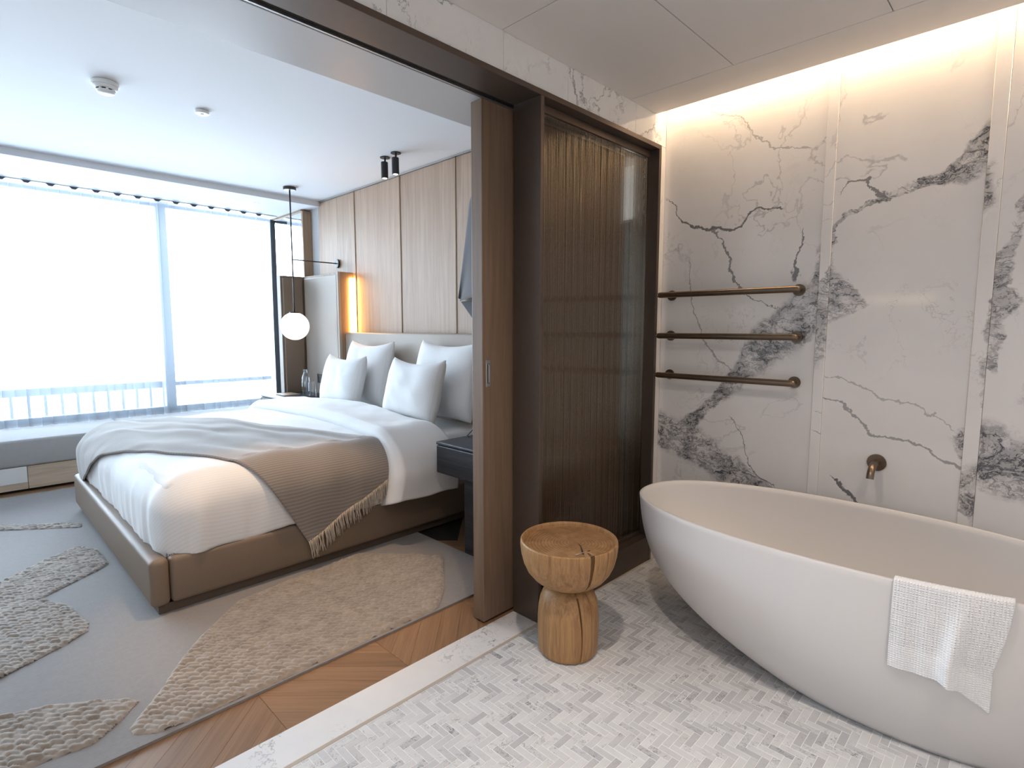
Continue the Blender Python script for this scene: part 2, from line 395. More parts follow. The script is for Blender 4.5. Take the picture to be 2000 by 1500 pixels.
m2_ = k.n('ShaderNodeMixShader'); m2_.inputs[0].default_value = .36; k.l(tr_.outputs[0], m2_.inputs[1]); k.l(m1_.outputs[0], m2_.inputs[2])
k.l(m2_.outputs[0], k.out.inputs[0]); M['voile'] = k.m

VEINS = [
    ('x', [(0.10, .71, .05), (.161, .754, .05), (.293, .874, .05), (.391, 1.009, .075), (.482, 1.135, .095), (.614, 1.232, .12), (.715, 1.333, .11), (.832, 1.385, .07), (.93, 1.36, .012)], .92),
    ('x', [(-.03, .74, .085), (.134, .676, .095), (.275, .62, .085), (.408, .56, .075), (.557, .49, .05), (.62, .46, .02)], .95),
    ('x', [(.016, 1.904, .004), (.097, 1.785, .007), (.26, 1.727, .007), (.316, 1.716, .008), (.384, 1.736, .008), (.475, 1.816, .006), (.587, 1.788, .003)], .85),
    ('z', [(1.324, .609, .004), (1.398, .47, .005), (1.486, .385, .006), (1.61, .341, .006), (1.727, .26, .005)], .7),
    ('x', [(.226, 2.262, .002), (.389, 2.191, .004), (.508, 2.08, .005), (.7, 2.011, .004)], .45),
    ('x', [(.742, 1.594, .02), (.814, 1.692, .013), (.921, 1.748, .010), (.988, 1.777, .016), (1.084, 1.815, .019), (1.16, 1.835, .03), (1.233, 1.87, .075), (1.30, 1.93, .085)], 1.0),
    ('x', [(.80, 1.80, .003), (.85, 1.86, .006), (.897, 1.853, .006), (.936, 1.79, .008), (.98, 1.77, .007)], .75),
    ('z', [(1.44, .665, .008), (1.469, .66, .012), (1.526, .643, .007), (1.60, .66, .005), (1.70, .68, .003)], .8),
    ('z', [(1.36, .74, .03), (1.45, .755, .03), (1.55, .765, .022), (1.65, .79, .012)], .9),
    ('x', [(.755, .953, .003), (.875, .92, .005), (.973, .834, .007), (1.148, .775, .006), (1.283, .728, .010)], .6),
    ('x', [(.75, 1.043, .002), (.963, 1.003, .005), (1.138, .937, .004), (1.25, .88, .003)], .4),
    ('x', [(.848, .626, .004), (.895, .557, .012), (.954, .514, .006)], .85),
    ('x', [(1.25, .83, .03), (1.304, .80, .10), (1.369, .77, .12), (1.439, .75, .11), (1.62, .66, .10), (1.9, .5, .06)], 1.0),
    ('z', [(1.1, 1.345, .008), (1.255, 1.342, .028), (1.327, 1.371, .03), (1.4, 1.345, .025), (1.75, 1.39, .010)], .8),
    ('z', [(1.046, .389, .005), (1.105, .31, .006), (1.255, .212, .005), (1.59, .145, .003)], .5),
    ('x', [(.375, .80, .004), (.467, .667, .006), (.519, .576, .006), (.60, .52, .003)], .75),
    ('x', [(1.42, 1.02, .05), (1.55, 1.15, .06), (1.75, 1.32, .09), (2.0, 1.42, .06), (2.3, 1.6, .05)], .8),
]
M['slab'] = marble('veined_marble_slab', (.87, .845, .83), (.085, .085, .10), VEINS, .085, 1., amount=.8)
M['slab_strip'] = marble('veined_marble_strip', (.89, .865, .85), (.16, .155, .16), VEINS, .06, 1., amount=.8, shift=(.0, 0, .16))

# ================================================================== SETTING: bathroom
ZB, ZC, YW, WALL_Y = 2.31, 2.53, 0.0, 0.08     # bathroom ceiling, bedroom ceiling, marble wall, headboard wall
X_R, Y_R = 3.1, -4.3                            # right and rear bathroom walls

fl = struct(obj('floor_bathroom', box(0.012, X_R, Y_R, 0.0, -.06, -.0012), M['grout']), 'pale grout bed of the herringbone marble bathroom floor', 'floor')
# herringbone mosaic (module 23.2 mm x 69.6 mm, 3:1)
W_, G_ = .0234, .0022
tiles = []
def add_tile(x0, y0, hor):
    lx, ly = (3 * W_, W_) if hor else (W_, 3 * W_)
    x1, y1 = x0 + lx, y0 + ly
    a, b, c, d = max(x0 + G_ / 2, .0125), min(x1 - G_ / 2, 2.1), max(y0 + G_ / 2, -2.9), min(y1 - G_ / 2, -.001)
    if b - a < .006 or d - c < .006: return
    tiles.append((a, b, c, d))
n0 = int(5 / W_)
# axis-aligned 3:1 herringbone: the cell (i, j) belongs to a horizontal tile where (i - j) mod 6 < 3
for i in range(-4, int(2.2 / W_)):
    for j in range(-int(2.95 / W_), 2):
        kx = (i - j) % 6
        if kx == 0: add_tile(i * W_, j * W_, True)
        elif kx == 5: add_tile(i * W_, j * W_, False) if ((i - (j + 1)) % 6 == 4 and (i - (j + 2)) % 6 == 3) else None
def cam_px(x, y):
    d = Vector((x, y, 0)) - Vector((1.47778, -2.63338, 1.25)); zf = d.dot(FW)
    if zf < .2: return None
    return 1000 + 1069.4 * d.dot(RT) / zf, 750 - 1069.4 * d.dot(UP) / zf, zf
seen, rest = [], []
for t in tiles:
    cx, cy = (t[0] + t[1]) / 2, (t[2] + t[3]) / 2
    q = cam_px(cx, cy)
    under_tub = ((cx - 1.17) / .47) ** 2 + ((cy + .477) / .25) ** 2 < 1
    stool = (cx - .217) ** 2 + (cy + 1.03) ** 2 < .11 ** 2
    full = abs((t[1] - t[0]) * (t[3] - t[2]) - (3 * W_ - G_) * (W_ - G_)) < 1e-6
    if q and 0 < q[0] < 2000 and 0 < q[1] < 1498 and not under_tub and not stool and full: seen.append((q[2], t))
    else: rest.append(t)
seen.sort()
rest += [t for _, t in seen[300:]]; seen = [t for _, t in seen[:300]]
tile_me = {}
for key, lx, ly in (('h', 3 * W_ - G_, W_ - G_), ('v', W_ - G_, 3 * W_ - G_)):
    b = box(-lx / 2, lx / 2, -ly / 2, ly / 2, -.004, 0, 0)
    bmesh.ops.bevel(b, geom=[e for e in b.edges if all(v.co.z > -.001 for v in e.verts)], offset=.0006, segments=1, affect='EDGES')
    m = bpy.data.meshes.new('tile_' + key); b.to_mesh(m); b.free(); m.materials.append(M['tile']); tile_me[key] = m
for a, b_, c, d in seen:
    o = bpy.data.objects.new('tile', tile_me['h' if b_ - a > d - c else 'v']); o.location = ((a + b_) / 2, (c + d) / 2, random.uniform(-.0002, .0003)); put(o, fl)
vv, ff = [], []
for a, b_, c, d in rest:
    s_ = len(vv); e = .0006
    vv += [(a, c, -.004), (b_, c, -.004), (b_, d, -.004), (a, d, -.004), (a, c, -e), (b_, c, -e), (b_, d, -e), (a, d, -e), (a + e, c + e, 0), (b_ - e, c + e, 0), (b_ - e, d - e, 0), (a + e, d - e, 0)]
    for u in range(4):
        ff += [(s_ + u, s_ + (u + 1) % 4, s_ + 4 + (u + 1) % 4, s_ + 4 + u), (s_ + 4 + u, s_ + 4 + (u + 1) % 4, s_ + 8 + (u + 1) % 4, s_ + 8 + u)]
    ff.append((s_ + 8, s_ + 9, s_ + 10, s_ + 11))
tag(obj('tile_field', pydata('tile_field', vv, ff), M['tile'], fl), kind='stuff')
far_fl = obj('plain_stone_margin', box(2.102, X_R, Y_R, 0, -.003, 0), M['threshold'], fl)
obj('plain_stone_margin', box(.0125, 2.1, Y_R, -2.902, -.003, 0), M['threshold'], fl)

th = struct(obj('trim_1', box(-.1412, .0, Y_R, 0, -.05, .001, .0012, 1), M['threshold']), 'white marble threshold strip between oak floor and mosaic', 'threshold')
obj('beige_joint', box(.0, .0125, Y_R, 0, -.05, .0005), M['joint'], th)

# marble wall behind the tub: slabs and strips
wm = struct(obj('wall_marble', box(-.14, X_R + .1, .022, .16, -.07, 2.62), M['paint_wall']), 'wall carrying the veined marble slabs behind the bathtub', 'wall')
for x0, x1 in ((.0005, .748), (.789, 1.272), (1.318, 1.86), (1.90, 2.44), (2.48, X_R)):
    obj('marble_slab', box(x0, x1, 0, .022, -.05, 2.6, .0008, 1), M['slab'], wm)
for x0, x1 in ((.7485, .7885), (1.2725, 1.3175), (1.8605, 1.8995), (2.4405, 2.4795)):
    obj('marble_strip', box(x0, x1, -.007, .022, .0005, 2.6, .0015, 1), M['slab_strip'], wm)

# partition: marble band over the opening
band = struct(obj('wall_partition', box(-.138, -.014, Y_R, 0, 2.172, 2.62), M['paint_wall']), 'partition wall above the sliding door with marble facing', 'wall')
ys = [0.0, -.29, -.80, -1.17, -1.66, -2.2, -2.8, -3.5, Y_R]
for a, b_ in zip(ys[:-1], ys[1:]):
    obj('marble_band_slab', box(-.014, 0.0, b_ + .0008, a - .0002, 2.172, 2.60, .0006, 1), M['band'], band)
obj('marble_return', box(-.138, 0.0, -.049, .0215, .0005, 2.171, .0006, 1), M['side_marble'], band)

# bronze frame round the opening and the fixed glass
fr = struct(obj('trim_2', box(-.142, .006, Y_R, -.05, 2.150, 2.1715, .001, 1), M['bronze_frame']), 'dark bronze metal frame of the sliding door opening and fluted screen', 'door frame')
obj('frame_post', box(-.142, .006, -.972, -.952, .0005, 2.1495, .001, 1), M['bronze_frame'], fr)
obj('frame_post', box(-.142, .006, -.072, -.050, .0005, 2.1495, .001, 1), M['bronze_frame'], fr)
obj('frame_sill', box(-.142, .004, -.9515, -.0725, .0005, .135, .001, 1), M['bronze_frame'], fr)
obj('glazing_bead', box(-.075, -.045, -.9515, -.0725, 2.118, 2.1495, .001, 1), M['bronze_frame'], fr)
obj('glazing_bead', box(-.075, -.045, -.9515, -.0725, .1355, .155, .001, 1), M['bronze_frame'], fr)
# fluted pane
yy = np.linspace(-.951, -.073, 880); fl_w = .0098
fx = -.058 + .0032 * np.abs(np.sin(np.pi * (yy + .951) / fl_w)) ** .8
P = np.zeros((len(yy), 2, 3)); P[:, 0] = np.stack([fx, yy, np.full_like(yy, .156)], -1); P[:, 1] = np.stack([fx, yy, np.full_like(yy, 2.117)], -1)
bk = np.array([-.009, 0, 0])
v = np.concatenate([P[:, 0], P[:, 1], P[:, 0] * [1, 1, 1] + bk, P[:, 1] + bk]); n_ = len(yy)
f = []
for i in range(n_ - 1):
    f += [(i, i + 1, n_ + i + 1, n_ + i), (2 * n_ + i + 1, 2 * n_ + i, 3 * n_ + i, 3 * n_ + i + 1), (i + 1, i, 2 * n_ + i, 2 * n_ + i + 1), (n_ + i, n_ + i + 1, 3 * n_ + i + 1, 3 * n_ + i)]
f += [(0, n_, 3 * n_, 2 * n_), (2 * n_ - 1, n_ - 1, 3 * n_ - 1, 4 * n_ - 1)]
gp = obj('window_1', pydata('fluted_pane', v, f), M['fluted']); struct(gp, 'tall fluted glass pane in the dark bronze frame', 'glass screen')

# sliding oak door on the bedroom side
dr = struct(thing('door_1', None, None, (-.185, -1.14, .008)), 'brown oak sliding door with recessed metal pull', 'door')
obj('door_panel', box(-.218, -.153, -1.138, -.14, .010, 2.136, .003, 2), M['oak_door'], dr)
pl = obj('flush_pull', box(-.1535, -.1515, -1.1215, -1.0955, 1.012, 1.122, .0008, 1), M['steel'], dr)
obj('pull_recess', box(-.1514, -.1506, -1.1135, -1.1035, 1.026, 1.108), M['dark'], pl)
obj('pull_bar', tube('pull_bar', [(-.150, -1.110, 1.028), (-.147, -1.110, 1.034), (-.147, -1.110, 1.100), (-.150, -1.110, 1.106)], .0022, 8), M['steel'], pl, True)

# soffit over the door track on the bedroom side
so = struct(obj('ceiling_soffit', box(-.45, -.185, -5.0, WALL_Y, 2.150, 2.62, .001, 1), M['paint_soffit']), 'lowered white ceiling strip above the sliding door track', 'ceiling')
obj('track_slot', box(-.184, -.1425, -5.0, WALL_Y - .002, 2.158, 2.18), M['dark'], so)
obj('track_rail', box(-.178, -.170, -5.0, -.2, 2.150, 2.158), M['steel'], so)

# bathroom ceiling
cb = struct(obj('ceiling_bathroom', box(0.0, X_R, Y_R, -.3425, 2.335, 2.36), M['paint_bath']), 'warm grey panelled bathroom ceiling', 'ceiling')
xs = [0.001, .4855, 1.0245, 1.5635, 2.1025, 2.6, X_R]
for y0, y1 in ((-1.178, -.344), (-2.02, -1.181), (-2.86, -2.023), (-3.7, -2.863), (Y_R, -3.703)):
    for a, b_ in zip(xs[:-1], xs[1:]):
        obj('ceiling_panel', box(a, b_ - .003, y0, y1, ZB, 2.335, .0006, 1), M['paint_bath'], cb)
obj('cove_lip', box(.001, X_R, -.3405, -.104, ZB, 2.34, .001, 1), M['paint_bath'], cb)
obj('cove_top', box(.0, X_R, -.36, .0, 2.47, 2.50), M['paint_wall'], cb)
obj('cove_back', box(.0, X_R, -.30, -.28, 2.34, 2.47), M['paint_wall'], cb)
# LED strip lying in the cove
led = tag(obj('cove_led_strip', box(.02, X_R - .02, -.125, -.110, 2.3402, 2.352), M['led_warm']), 'warm white LED strip hidden in the ceiling cove above marble wall', 'led strip')
area_light('cove_light', (X_R / 2, -.075, 2.455), (math.radians(12), 0, 0), X_R - .06, .06, 15.5, COVE)

# unseen sides of the bathroom
wr = struct(obj('wall_right', box(X_R, X_R + .1, Y_R, 0, -.07, 2.62), M['side_marble']), 'marble side wall of the bathroom', 'wall')
wb = struct(obj('wall_rear', box(-.14, X_R + .1, Y_R - .1, Y_R, -.07, 2.62), M['side_marble']), 'marble rear wall of the bathroom', 'wall')

struct(obj('floor_light_block', box(-5.3, X_R + .2, -5.2, .3, -.25, -.062), M['paint_wall']), 'added slab below the floors that blocks stray outside light', 'floor')  # unseen, added to stop outside light leaking in under the walls
struct(obj('roof_light_block', box(-5.3, X_R + .2, -5.2, .3, 2.621, 2.70), M['paint_wall']), 'added slab above the ceilings that blocks stray sky light', 'ceiling')  # unseen, added to keep sky light out of the ceiling gaps

# ================================================================== SETTING: bedroom
fb = struct(obj('floor_bedroom', box(-5.2, -.1415, -5.0, .12, -.06, -.004), M['dark']), 'oak chevron parquet floor of the bedroom', 'floor')
CW, PW = .455, .115                     # chevron column width (along y), plank pitch along x
pl_me = {}
for key, sgn in (('a', 1), ('b', -1)):
    g = .0006
    sh = CW * sgn
    pts = [(g, g), (PW - g, g), (PW - g + sh, CW - g), (g + sh, CW - g)]
    if sgn < 0: pts = [(g - 0, g), (PW - g, g), (PW - g + sh, CW - g), (g + sh, CW - g)]
    vv = [(x, y, -.0035) for x, y in pts] + [(x, y, 0) for x, y in pts]
    m = pydata('plank_' + key, vv, [(0, 1, 5, 4), (1, 2, 6, 5), (2, 3, 7, 6), (3, 0, 4, 7), (4, 5, 6, 7)])
    m.materials.append(M['plank_' + key]); pl_me[key] = m
cols_y = [-1.53 - CW + CW * c_ for c_ in range(-3, 4)]
for ci, y0 in enumerate(cols_y):
    key = 'a' if (ci - 3) % 2 == 0 else 'b'
    n1 = 0
    for q in range(-40, 12):
        x0 = -.1415 - PW * q - (CW if key == 'a' else 0) + .0
        # keep what lies near the visible strip and clear of the threshold
        lo = x0 + (0 if key == 'a' else -CW); hi = x0 + PW + (CW if key == 'a' else 0)
        if lo < -1.45 or y0 < -3.4 or lo > -.16: continue
        if hi > -.1405:
            # clip at the threshold
            src = pl_me[key]; bm = bmesh.new(); bm.from_mesh(src)
            bmesh.ops.translate(bm, verts=bm.verts, vec=(x0, y0, 0))
            bmesh.ops.bisect_plane(bm, geom=list(bm.verts) + list(bm.edges) + list(bm.faces), plane_co=(-.1412, 0, 0), plane_no=(1, 0, 0), clear_outer=True)
            if len(bm.faces) == 0 or max(v_.co.x for v_ in bm.verts) - min(v_.co.x for v_ in bm.verts) < .01: bm.free(); continue
            bmesh.ops.translate(bm, verts=bm.verts, vec=(-x0, -y0, 0))
            m = bpy.data.meshes.new('plank_cut'); bm.to_mesh(m); bm.free()
            if not m.materials: m.materials.append(M['plank_' + key])
            o = bpy.data.objects.new('plank', m)
        else:
            o = bpy.data.objects.new('plank', pl_me[key])
        o.location = (x0, y0, 0); put(o, fb)
# the rest of the oak floor lies under the rug and along the bench
obj('plank_field', box(-5.1, -1.46, -5.0, .08, -.0035, -.0005), M['plank_a'], fb)
obj('plank_field', box(-1.459, -.1415, -5.0, cols_y[0] - .001, -.0035, -.0005), M['plank_a'], fb)

cbd = struct(obj('ceiling_bedroom', box(-3.92, -.4505, -5.0, .12, ZC, ZC + .05), M['paint_bed']), 'white plaster bedroom ceiling', 'ceiling')
dp = struct(obj('ceiling_drop', box(-5.15, -3.9205, -5.0, .12, 2.478, 2.6, .001, 1), M['paint_bed']), 'lower white ceiling over the window seat', 'ceiling')

# headboard wall with oak panels
wh = struct(obj('wall_headboard', box(-5.2, -.142, WALL_Y + .016, .2, -.07, ZC), M['paint_wall']), 'bedroom wall behind the bed clad in oak panels', 'wall')
seams = [-3.963, -3.242, -2.50, -1.775, -1.045, -.62]
for a, b_ in zip(seams[:-1], seams[1:]):
    obj('oak_panel', box(a + .006, b_ - .006, WALL_Y, WALL_Y + .0155, 0, ZC - .014, .001, 1), M['oak_panel'], wh)
for a in seams[1:-1]:
    obj('seam_inlay', box(a - .0055, a + .0055, WALL_Y - .006, WALL_Y + .0155, 0, ZC - .016), M['oak_trim'], wh)
obj('painted_glow_field', box(-.614, -.144, WALL_Y, WALL_Y + .0155, 1.86, ZC - .014), M['paint_bed'], wh)  # white field painted in for the bright light behind the fluted glass
obj('painted_dim_field', box(-.614, -.144, WALL_Y, WALL_Y + .0155, 0, 1.859), M['black_oak'], wh)  # dark field painted in for the dimness below that bright patch
obj('ceiling_shadow_trim', box(-3.96, -.46, WALL_Y - .012, WALL_Y + .0155, ZC - .013, ZC - .001), M['steel'], wh)
wbk = struct(obj('wall_back', box(-5.2, -.142, -5.1, -5.0, -.07, 2.62), M['paint_wall']), 'plain pale wall at the far end of the bedroom', 'wall')
struct(obj('wall_partition_rear', box(-.142, -.0, Y_R - .8, Y_R - .1, -.07, 2.62), M['paint_wall']), 'plain end of the partition wall', 'wall')

# mirror on the end wall of the window niche
mr = tag(thing('niche_mirror', None, None, (-4.5, 0.04, .45)), 'wood framed mirror on the end wall beside the sheer curtain', 'mirror')
obj('mirror_glass', box(-4.86, -4.17, .012, .020, .42, 2.455), M['mirror'], mr)
obj('mirror_frame', box(-4.169, -4.135, -.004, WALL_Y + .014, .42, 2.46, .002, 1), M['oak_trim'], mr)
obj('mirror_frame', box(-4.86, -4.17, -.004, .012, 2.456, 2.474), M['oak_trim'], mr)
obj('mirror_backing', box(-4.86, -4.17, .0205, WALL_Y + .014, .42, 2.474), M['oak_trim'], mr)

# window wall
XW = -4.98
ww = struct(obj('wall_window', box(XW - .08, XW + .02, -5.0, .12, -.07, .40), M['paint_wall']), 'low wall under the bedroom window', 'wall')
obj('wall_head', box(XW - .08, XW + .02, -5.0, .12, 2.452, 2.478), M['window_metal'], ww)
wn = struct(thing('window_2', None, None, (XW, -2.4, .4)), 'large bedroom window with blue grey mullions', 'window')
for a, b_, nm in ((-.012, .09, 'corner_post'), (-1.13, -1.04, 'mullion'), (-2.95, -2.86, 'mullion'), (-5.0, -4.9, 'corner_post')):
    obj(nm, box(XW - .05, XW + .03, a, b_, .40, 2.452, .003, 1), M['window_metal'], wn)
obj('sill_bar', box(XW - .05, XW + .03, -4.9, -.06, .40, .45, .003, 1), M['window_metal'], wn)
obj('transom', box(XW - .05, XW + .025, -1.04, -.06, .66, .70, .003, 1), M['window_metal'], wn)
for a, b_ in ((-1.038, -.062), (-2.858, -1.132), (-4.898, -2.952)):
    obj('window_pane', box(XW - .012, XW - .004, a, b_, .451, 2.4515), M['pane'], wn)
# balcony railing outside
rl = tag(thing('balcony_railing', None, None, (-5.45, -2.5, 0)), 'blue grey metal balcony railing seen through the sheer curtain', 'railing')
obj('top_rail', box(-5.34, -5.26, -5.2, -1.0, .615, .69, .008, 2), M['window_metal'], rl)
bb = box(-5.31, -5.29, -.012, .012, 0, .615); m = bpy.data.meshes.new('baluster'); bb.to_mesh(m); bb.free(); m.materials.append(M['window_metal'])
for i in range(34):
    o = bpy.data.objects.new('baluster', m); o.location = (0, -5.1 + .122 * i, 0); put(o, rl)
obj('bottom_rail', box(-5.33, -5.27, -5.2, -1.0, .05, .08), M['window_metal'], rl)
struct(obj('balcony_slab', box(-6.2, XW - .081, -5.6, .6, -.2, 0), M['paint_wall']), 'pale balcony floor outside the window', 'balcony')

# ================================================================== window side things
# curtain track and sheer curtain
tk = tag(obj('curtain_track', box(-4.75, -4.70, -4.95, -.03, 2.470, 2.4775), M['white_plastic']), 'slim white curtain track with dark wedges for shaded fold gaps fixed under the lower ceiling', 'curtain track')
for q in range(29):  # dark wedges imitate the shaded gaps between curtain folds and track
    y = -.235 - .1562 * q
    vv = [(-4.668, y - .034, 2.4695), (-4.668, y + .034, 2.4695), (-4.668, y + .012, 2.448), (-4.668, y - .012, 2.448), (-4.682, y - .034, 2.4695), (-4.682, y + .034, 2.4695), (-4.682, y + .012, 2.448), (-4.682, y - .012, 2.448)]
    obj('fold_gap_wedge', pydata('fold_gap_wedge', vv, [(0, 1, 2, 3), (7, 6, 5, 4), (0, 4, 5, 1), (1, 5, 6, 2), (2, 6, 7, 3), (3, 7, 4, 0)]), M['track'], tk)
def curtain(y0, y1, seed):
    n = int((y1 - y0) / .006); t = np.linspace(y0, y1, n); nz = 26
    ph = 2 * np.pi * (t - y0) / .152 + .5 * np.sin(t * 5.1 + seed)
    P = np.zeros((n, nz, 3))
    for j in range(nz):
        s = j / (nz - 1)                      # 0 bottom, 1 top
        amp = .034 + .016 * (1 - s) + .010 * vnoise(t * 3, np.full_like(t, s * 2 + seed))
        x = -4.73 + amp * np.sin(ph + .35 * (1 - s) * np.sin(t * 2.3 + seed)) + .012 * fbm(t * 2.2, np.full_like(t, s * 1.2), 2, seed)
        y = t + .018 * np.sin(2 * ph) * (.5 + .5 * s)
        top = 2.461 - .030 * np.clip(np.sin(ph + .3), 0, 1) ** 3
        z = .405 + (top - .405) * s
        P[:, j] = np.stack([x, y, z], -1)
    return grid_mesh('sheer_curtain', P)
tag(obj('sheer_curtain', curtain(-4.6, -.10, 1), M['voile']), 'white sheer curtain in wave folds across the bedroom window', 'curtain')

# window seat
bn = tag(thing('window_seat', None, None, (-4.5, -2.5, 0)), 'oak window seat with drawers below the sheer curtain', 'bench')
obj('bench_carcass', box(-4.95, -4.068, -4.95, -.075, .03, .198, .002, 1), M['oak_trim'], bn)
obj('bench_plinth', box(-4.95, -4.09, -4.95, -.075, .0, .0295), M['dark'], bn)
for a, b_ in ((-1.37, -.08), (-2.297, -1.373), (-3.9, -3.03), (-4.9, -3.903)):
    obj('drawer_front', box(-4.0675, -4.05, a, b_, .022, .196, .002, 1), M['oak_bench'], bn)
obj('vent_panel', box(-4.0675, -4.052, -3.027, -2.300, .072, .196, .002, 1), M['white_plastic'], bn)
obj('drawer_front', box(-4.0675, -4.05, -3.027, -2.300, .022, .0705, .002, 1), M['oak_bench'], bn)
for a, b_, lb in ((-1.62, -.09, 'grey fabric seat cushion on window bench next to the mirror'), (-3.2, -1.625, 'grey fabric seat cushion in the middle of the window bench'), (-4.9, -3.205, 'grey fabric seat cushion at the far end of the window bench')):
    c_ = tag(auto_smooth(obj('seat_cushion', box(-4.78, -4.045, a, b_, .1985, .405, .022, 4), M['cushion'])), lb, 'cushion', 'window seat cushions')

# ================================================================== corner screen, headboard, bed
sc = tag(thing('upholstered_screen', None, None, (-3.7, 0, 0)), 'tall L-shaped leather padded corner screen with wood edging behind nightstand', 'screen')
obj('screen_frame', box(-4.045, -3.29, -.055, WALL_Y - .001, 0, 1.775, .003, 1), M['oak_trim'], sc)
obj('screen_frame', box(-4.13, -4.046, -.30, WALL_Y - .02, .406, 1.775, .003, 1), M['leather'], sc)
obj('padded_panel', box(-4.000, -3.325, -.078, -.0555, .02, 1.755, .012, 3), M['leather_pale'], sc)
obj('padded_panel', box(-4.0455, -4.020, -.285, -.080, .42, 1.755, .010, 3), M['leather'], sc)
obj('edge_trim', box(-3.318, -3.2895, -.082, -.0555, 0, 1.776, .002, 1), M['leather_pale'], sc)
ledb = tag(obj('bedhead_led_strip', box(-3.2885, -3.274, .035, WALL_Y - .001, 1.2125, 1.72, .002, 1), M['led_amber']), 'glowing amber LED strip between corner screen and oak wall', 'led strip')

bed = tag(thing('bed', None, None, (-2.19, -1.05, 0)), 'king size bed with taupe leather base and wide headboard', 'bed')
hb = obj('headboard', box(-3.28, -1.06, -.03, WALL_Y - .001, .0, 1.212, .018, 4), M['leather_pale'], bed); auto_smooth(hb)
BX0, BX1, BY0, BY1 = -3.22, -1.172, -2.118, -.032
def rail(nm, x0, x1, y0, y1): return auto_smooth(obj(nm, box(x0, x1, y0, y1, .052, .262, .024, 5), M['leather'], bed))
rail('foot_rail', BX0, BX1, BY0, BY0 + .075)
rail('side_rail', BX1 - .075, BX1, BY0 + .0765, BY1)
rail('side_rail', BX0, BX0 + .075, BY0 + .0765, BY1)
obj('bed_plinth', box(BX0 + .03, BX1 - .03, BY0 + .03, BY1, .012, .0515), M['plinth'], bed)
obj('slat_base', box(BX0 + .076, BX1 - .076, BY0 + .076, BY1, .06, .20), M['dark'], bed)

mat_ = tag(auto_smooth(obj('mattress', box(-3.14, -1.25, -2.03, -.034, .2005, .575, .06, 5), M['sheet'])), 'white mattress with fitted sheet on the taupe bed base', 'mattress')

# cloth lying on the bed: flat coordinates (p, q) bent down over the edges
XI0, XI1, YI0 = -3.04, -1.345, -1.90       # flat top area (inner lines)
RB = .165
TOPZ = .600
def bend(d, r):
    a = np.clip(d / r, 0, np.pi / 2)
    out = r * np.sin(a); drop = r * (1 - np.cos(a)) + np.maximum(d - r * np.pi / 2, 0)
    return out, drop
def drape(p, q, lift=0.0, dmax=None, bulge=True):
    dx = np.where(p > XI1, p - XI1, np.where(p < XI0, p - XI0, 0.)); dy = np.where(q < YI0, q - YI0, 0.)
    d = np.hypot(dx, dy) + 1e-9; ux, uy = dx / d, dy / d
    if dmax is not None: d = np.minimum(d, dmax)
    out, drop = bend(d, RB + lift)
    bx = np.clip(p, XI0, XI1); by = np.maximum(q, YI0)
    crown = .030 * (1 - ((bx + 2.19) / .95) ** 2) * np.clip((by + 2.0) / .4, 0, 1)
    puff = .016 * fbm(bx * 2.3, by * 2.3, 3, 5) + .004 * np.sin(by * 21 + 3 * bx)
    sag = .014 * np.sin(np.clip((d - .1) / .38, 0, 1) * np.pi) * (1 + 1.4 * fbm(bx * 4 + ux, by * 4 + uy, 2, 9)) if bulge else 0
    wr = .010 * fbm((bx + ux * .2) * 9, (by + uy * .2) * 9, 2, 12) * np.clip(d / .25, 0, 1)
    ang = np.arctan2(uy, ux); tang = bx * 1.0 + by * 1.0 + ang * .18
    wr = wr + .016 * np.abs(vnoise(tang * 16, d * 3, 21)) ** 1.3 * 2 * np.clip((d - .16) / .25, 0, 1) * (lift < .005)
    o2 = out + sag + wr + lift * np.sin(np.clip(d / (RB), 0, np.pi / 2))
    z = TOPZ + crown + puff - drop + lift * np.cos(np.clip(d / RB, 0, np.pi / 2))
    return np.stack([bx + ux * o2, by + uy * o2, z], -1)
HANG = RB * (np.pi / 2 - 1) + (TOPZ - .255)
nu, nv = 210, 150
pg = np.linspace(XI0 - HANG, XI1 + HANG, nu); qg = np.linspace(YI0 - HANG, -.60, nv)
PP, QQ = np.meshgrid(pg, qg, indexing='ij')
Pd = drape(PP, QQ, 0, HANG)
dv = obj('duvet', grid_mesh('duvet', Pd), M['duvet'])
tag(dv, 'plump white striped duvet spread over the bed', 'duvet')
md = dv.modifiers.new('thickness', 'SOLIDIFY'); md.thickness = .018; md.offset = -1
# turned-back edge of the duvet
nu2, nv2 = 230, 44
pg = np.linspace(XI0 - .36, XI1 + HANG + .015, nu2); tq = np.linspace(0, 1, nv2)
PP, TT = np.meshgrid(pg, tq, indexing='ij')
fy = -.96 + .05 * np.sin((PP + 3) * 1.6) - .06 * np.clip(PP - XI1 - .1, 0, 1)      # front roll line
by_ = -.50 + .02 * np.sin(PP * 5)
QQ = fy + (by_ - fy) * TT
lift = .022 + .042 * np.clip(TT * 9, 0, 1) ** .5 * np.clip((1 - TT) * 7 + .35, 0, 1) + .006 * fbm(PP * 6, QQ * 6, 2, 4)
lift = np.where(TT == 0, -.004, lift)
Pf = drape(PP, QQ, 0)
Pl = drape(PP, QQ, .05)
dirv = (Pl - Pf) / .05
Pf = Pf + dirv * lift[..., None]
tb = obj('turned_back_edge', grid_mesh('turned_back_edge', Pf), M['sheet'], dv)
md = tb.modifiers.new('thickness', 'SOLIDIFY'); md.thickness = .014; md.offset = -1

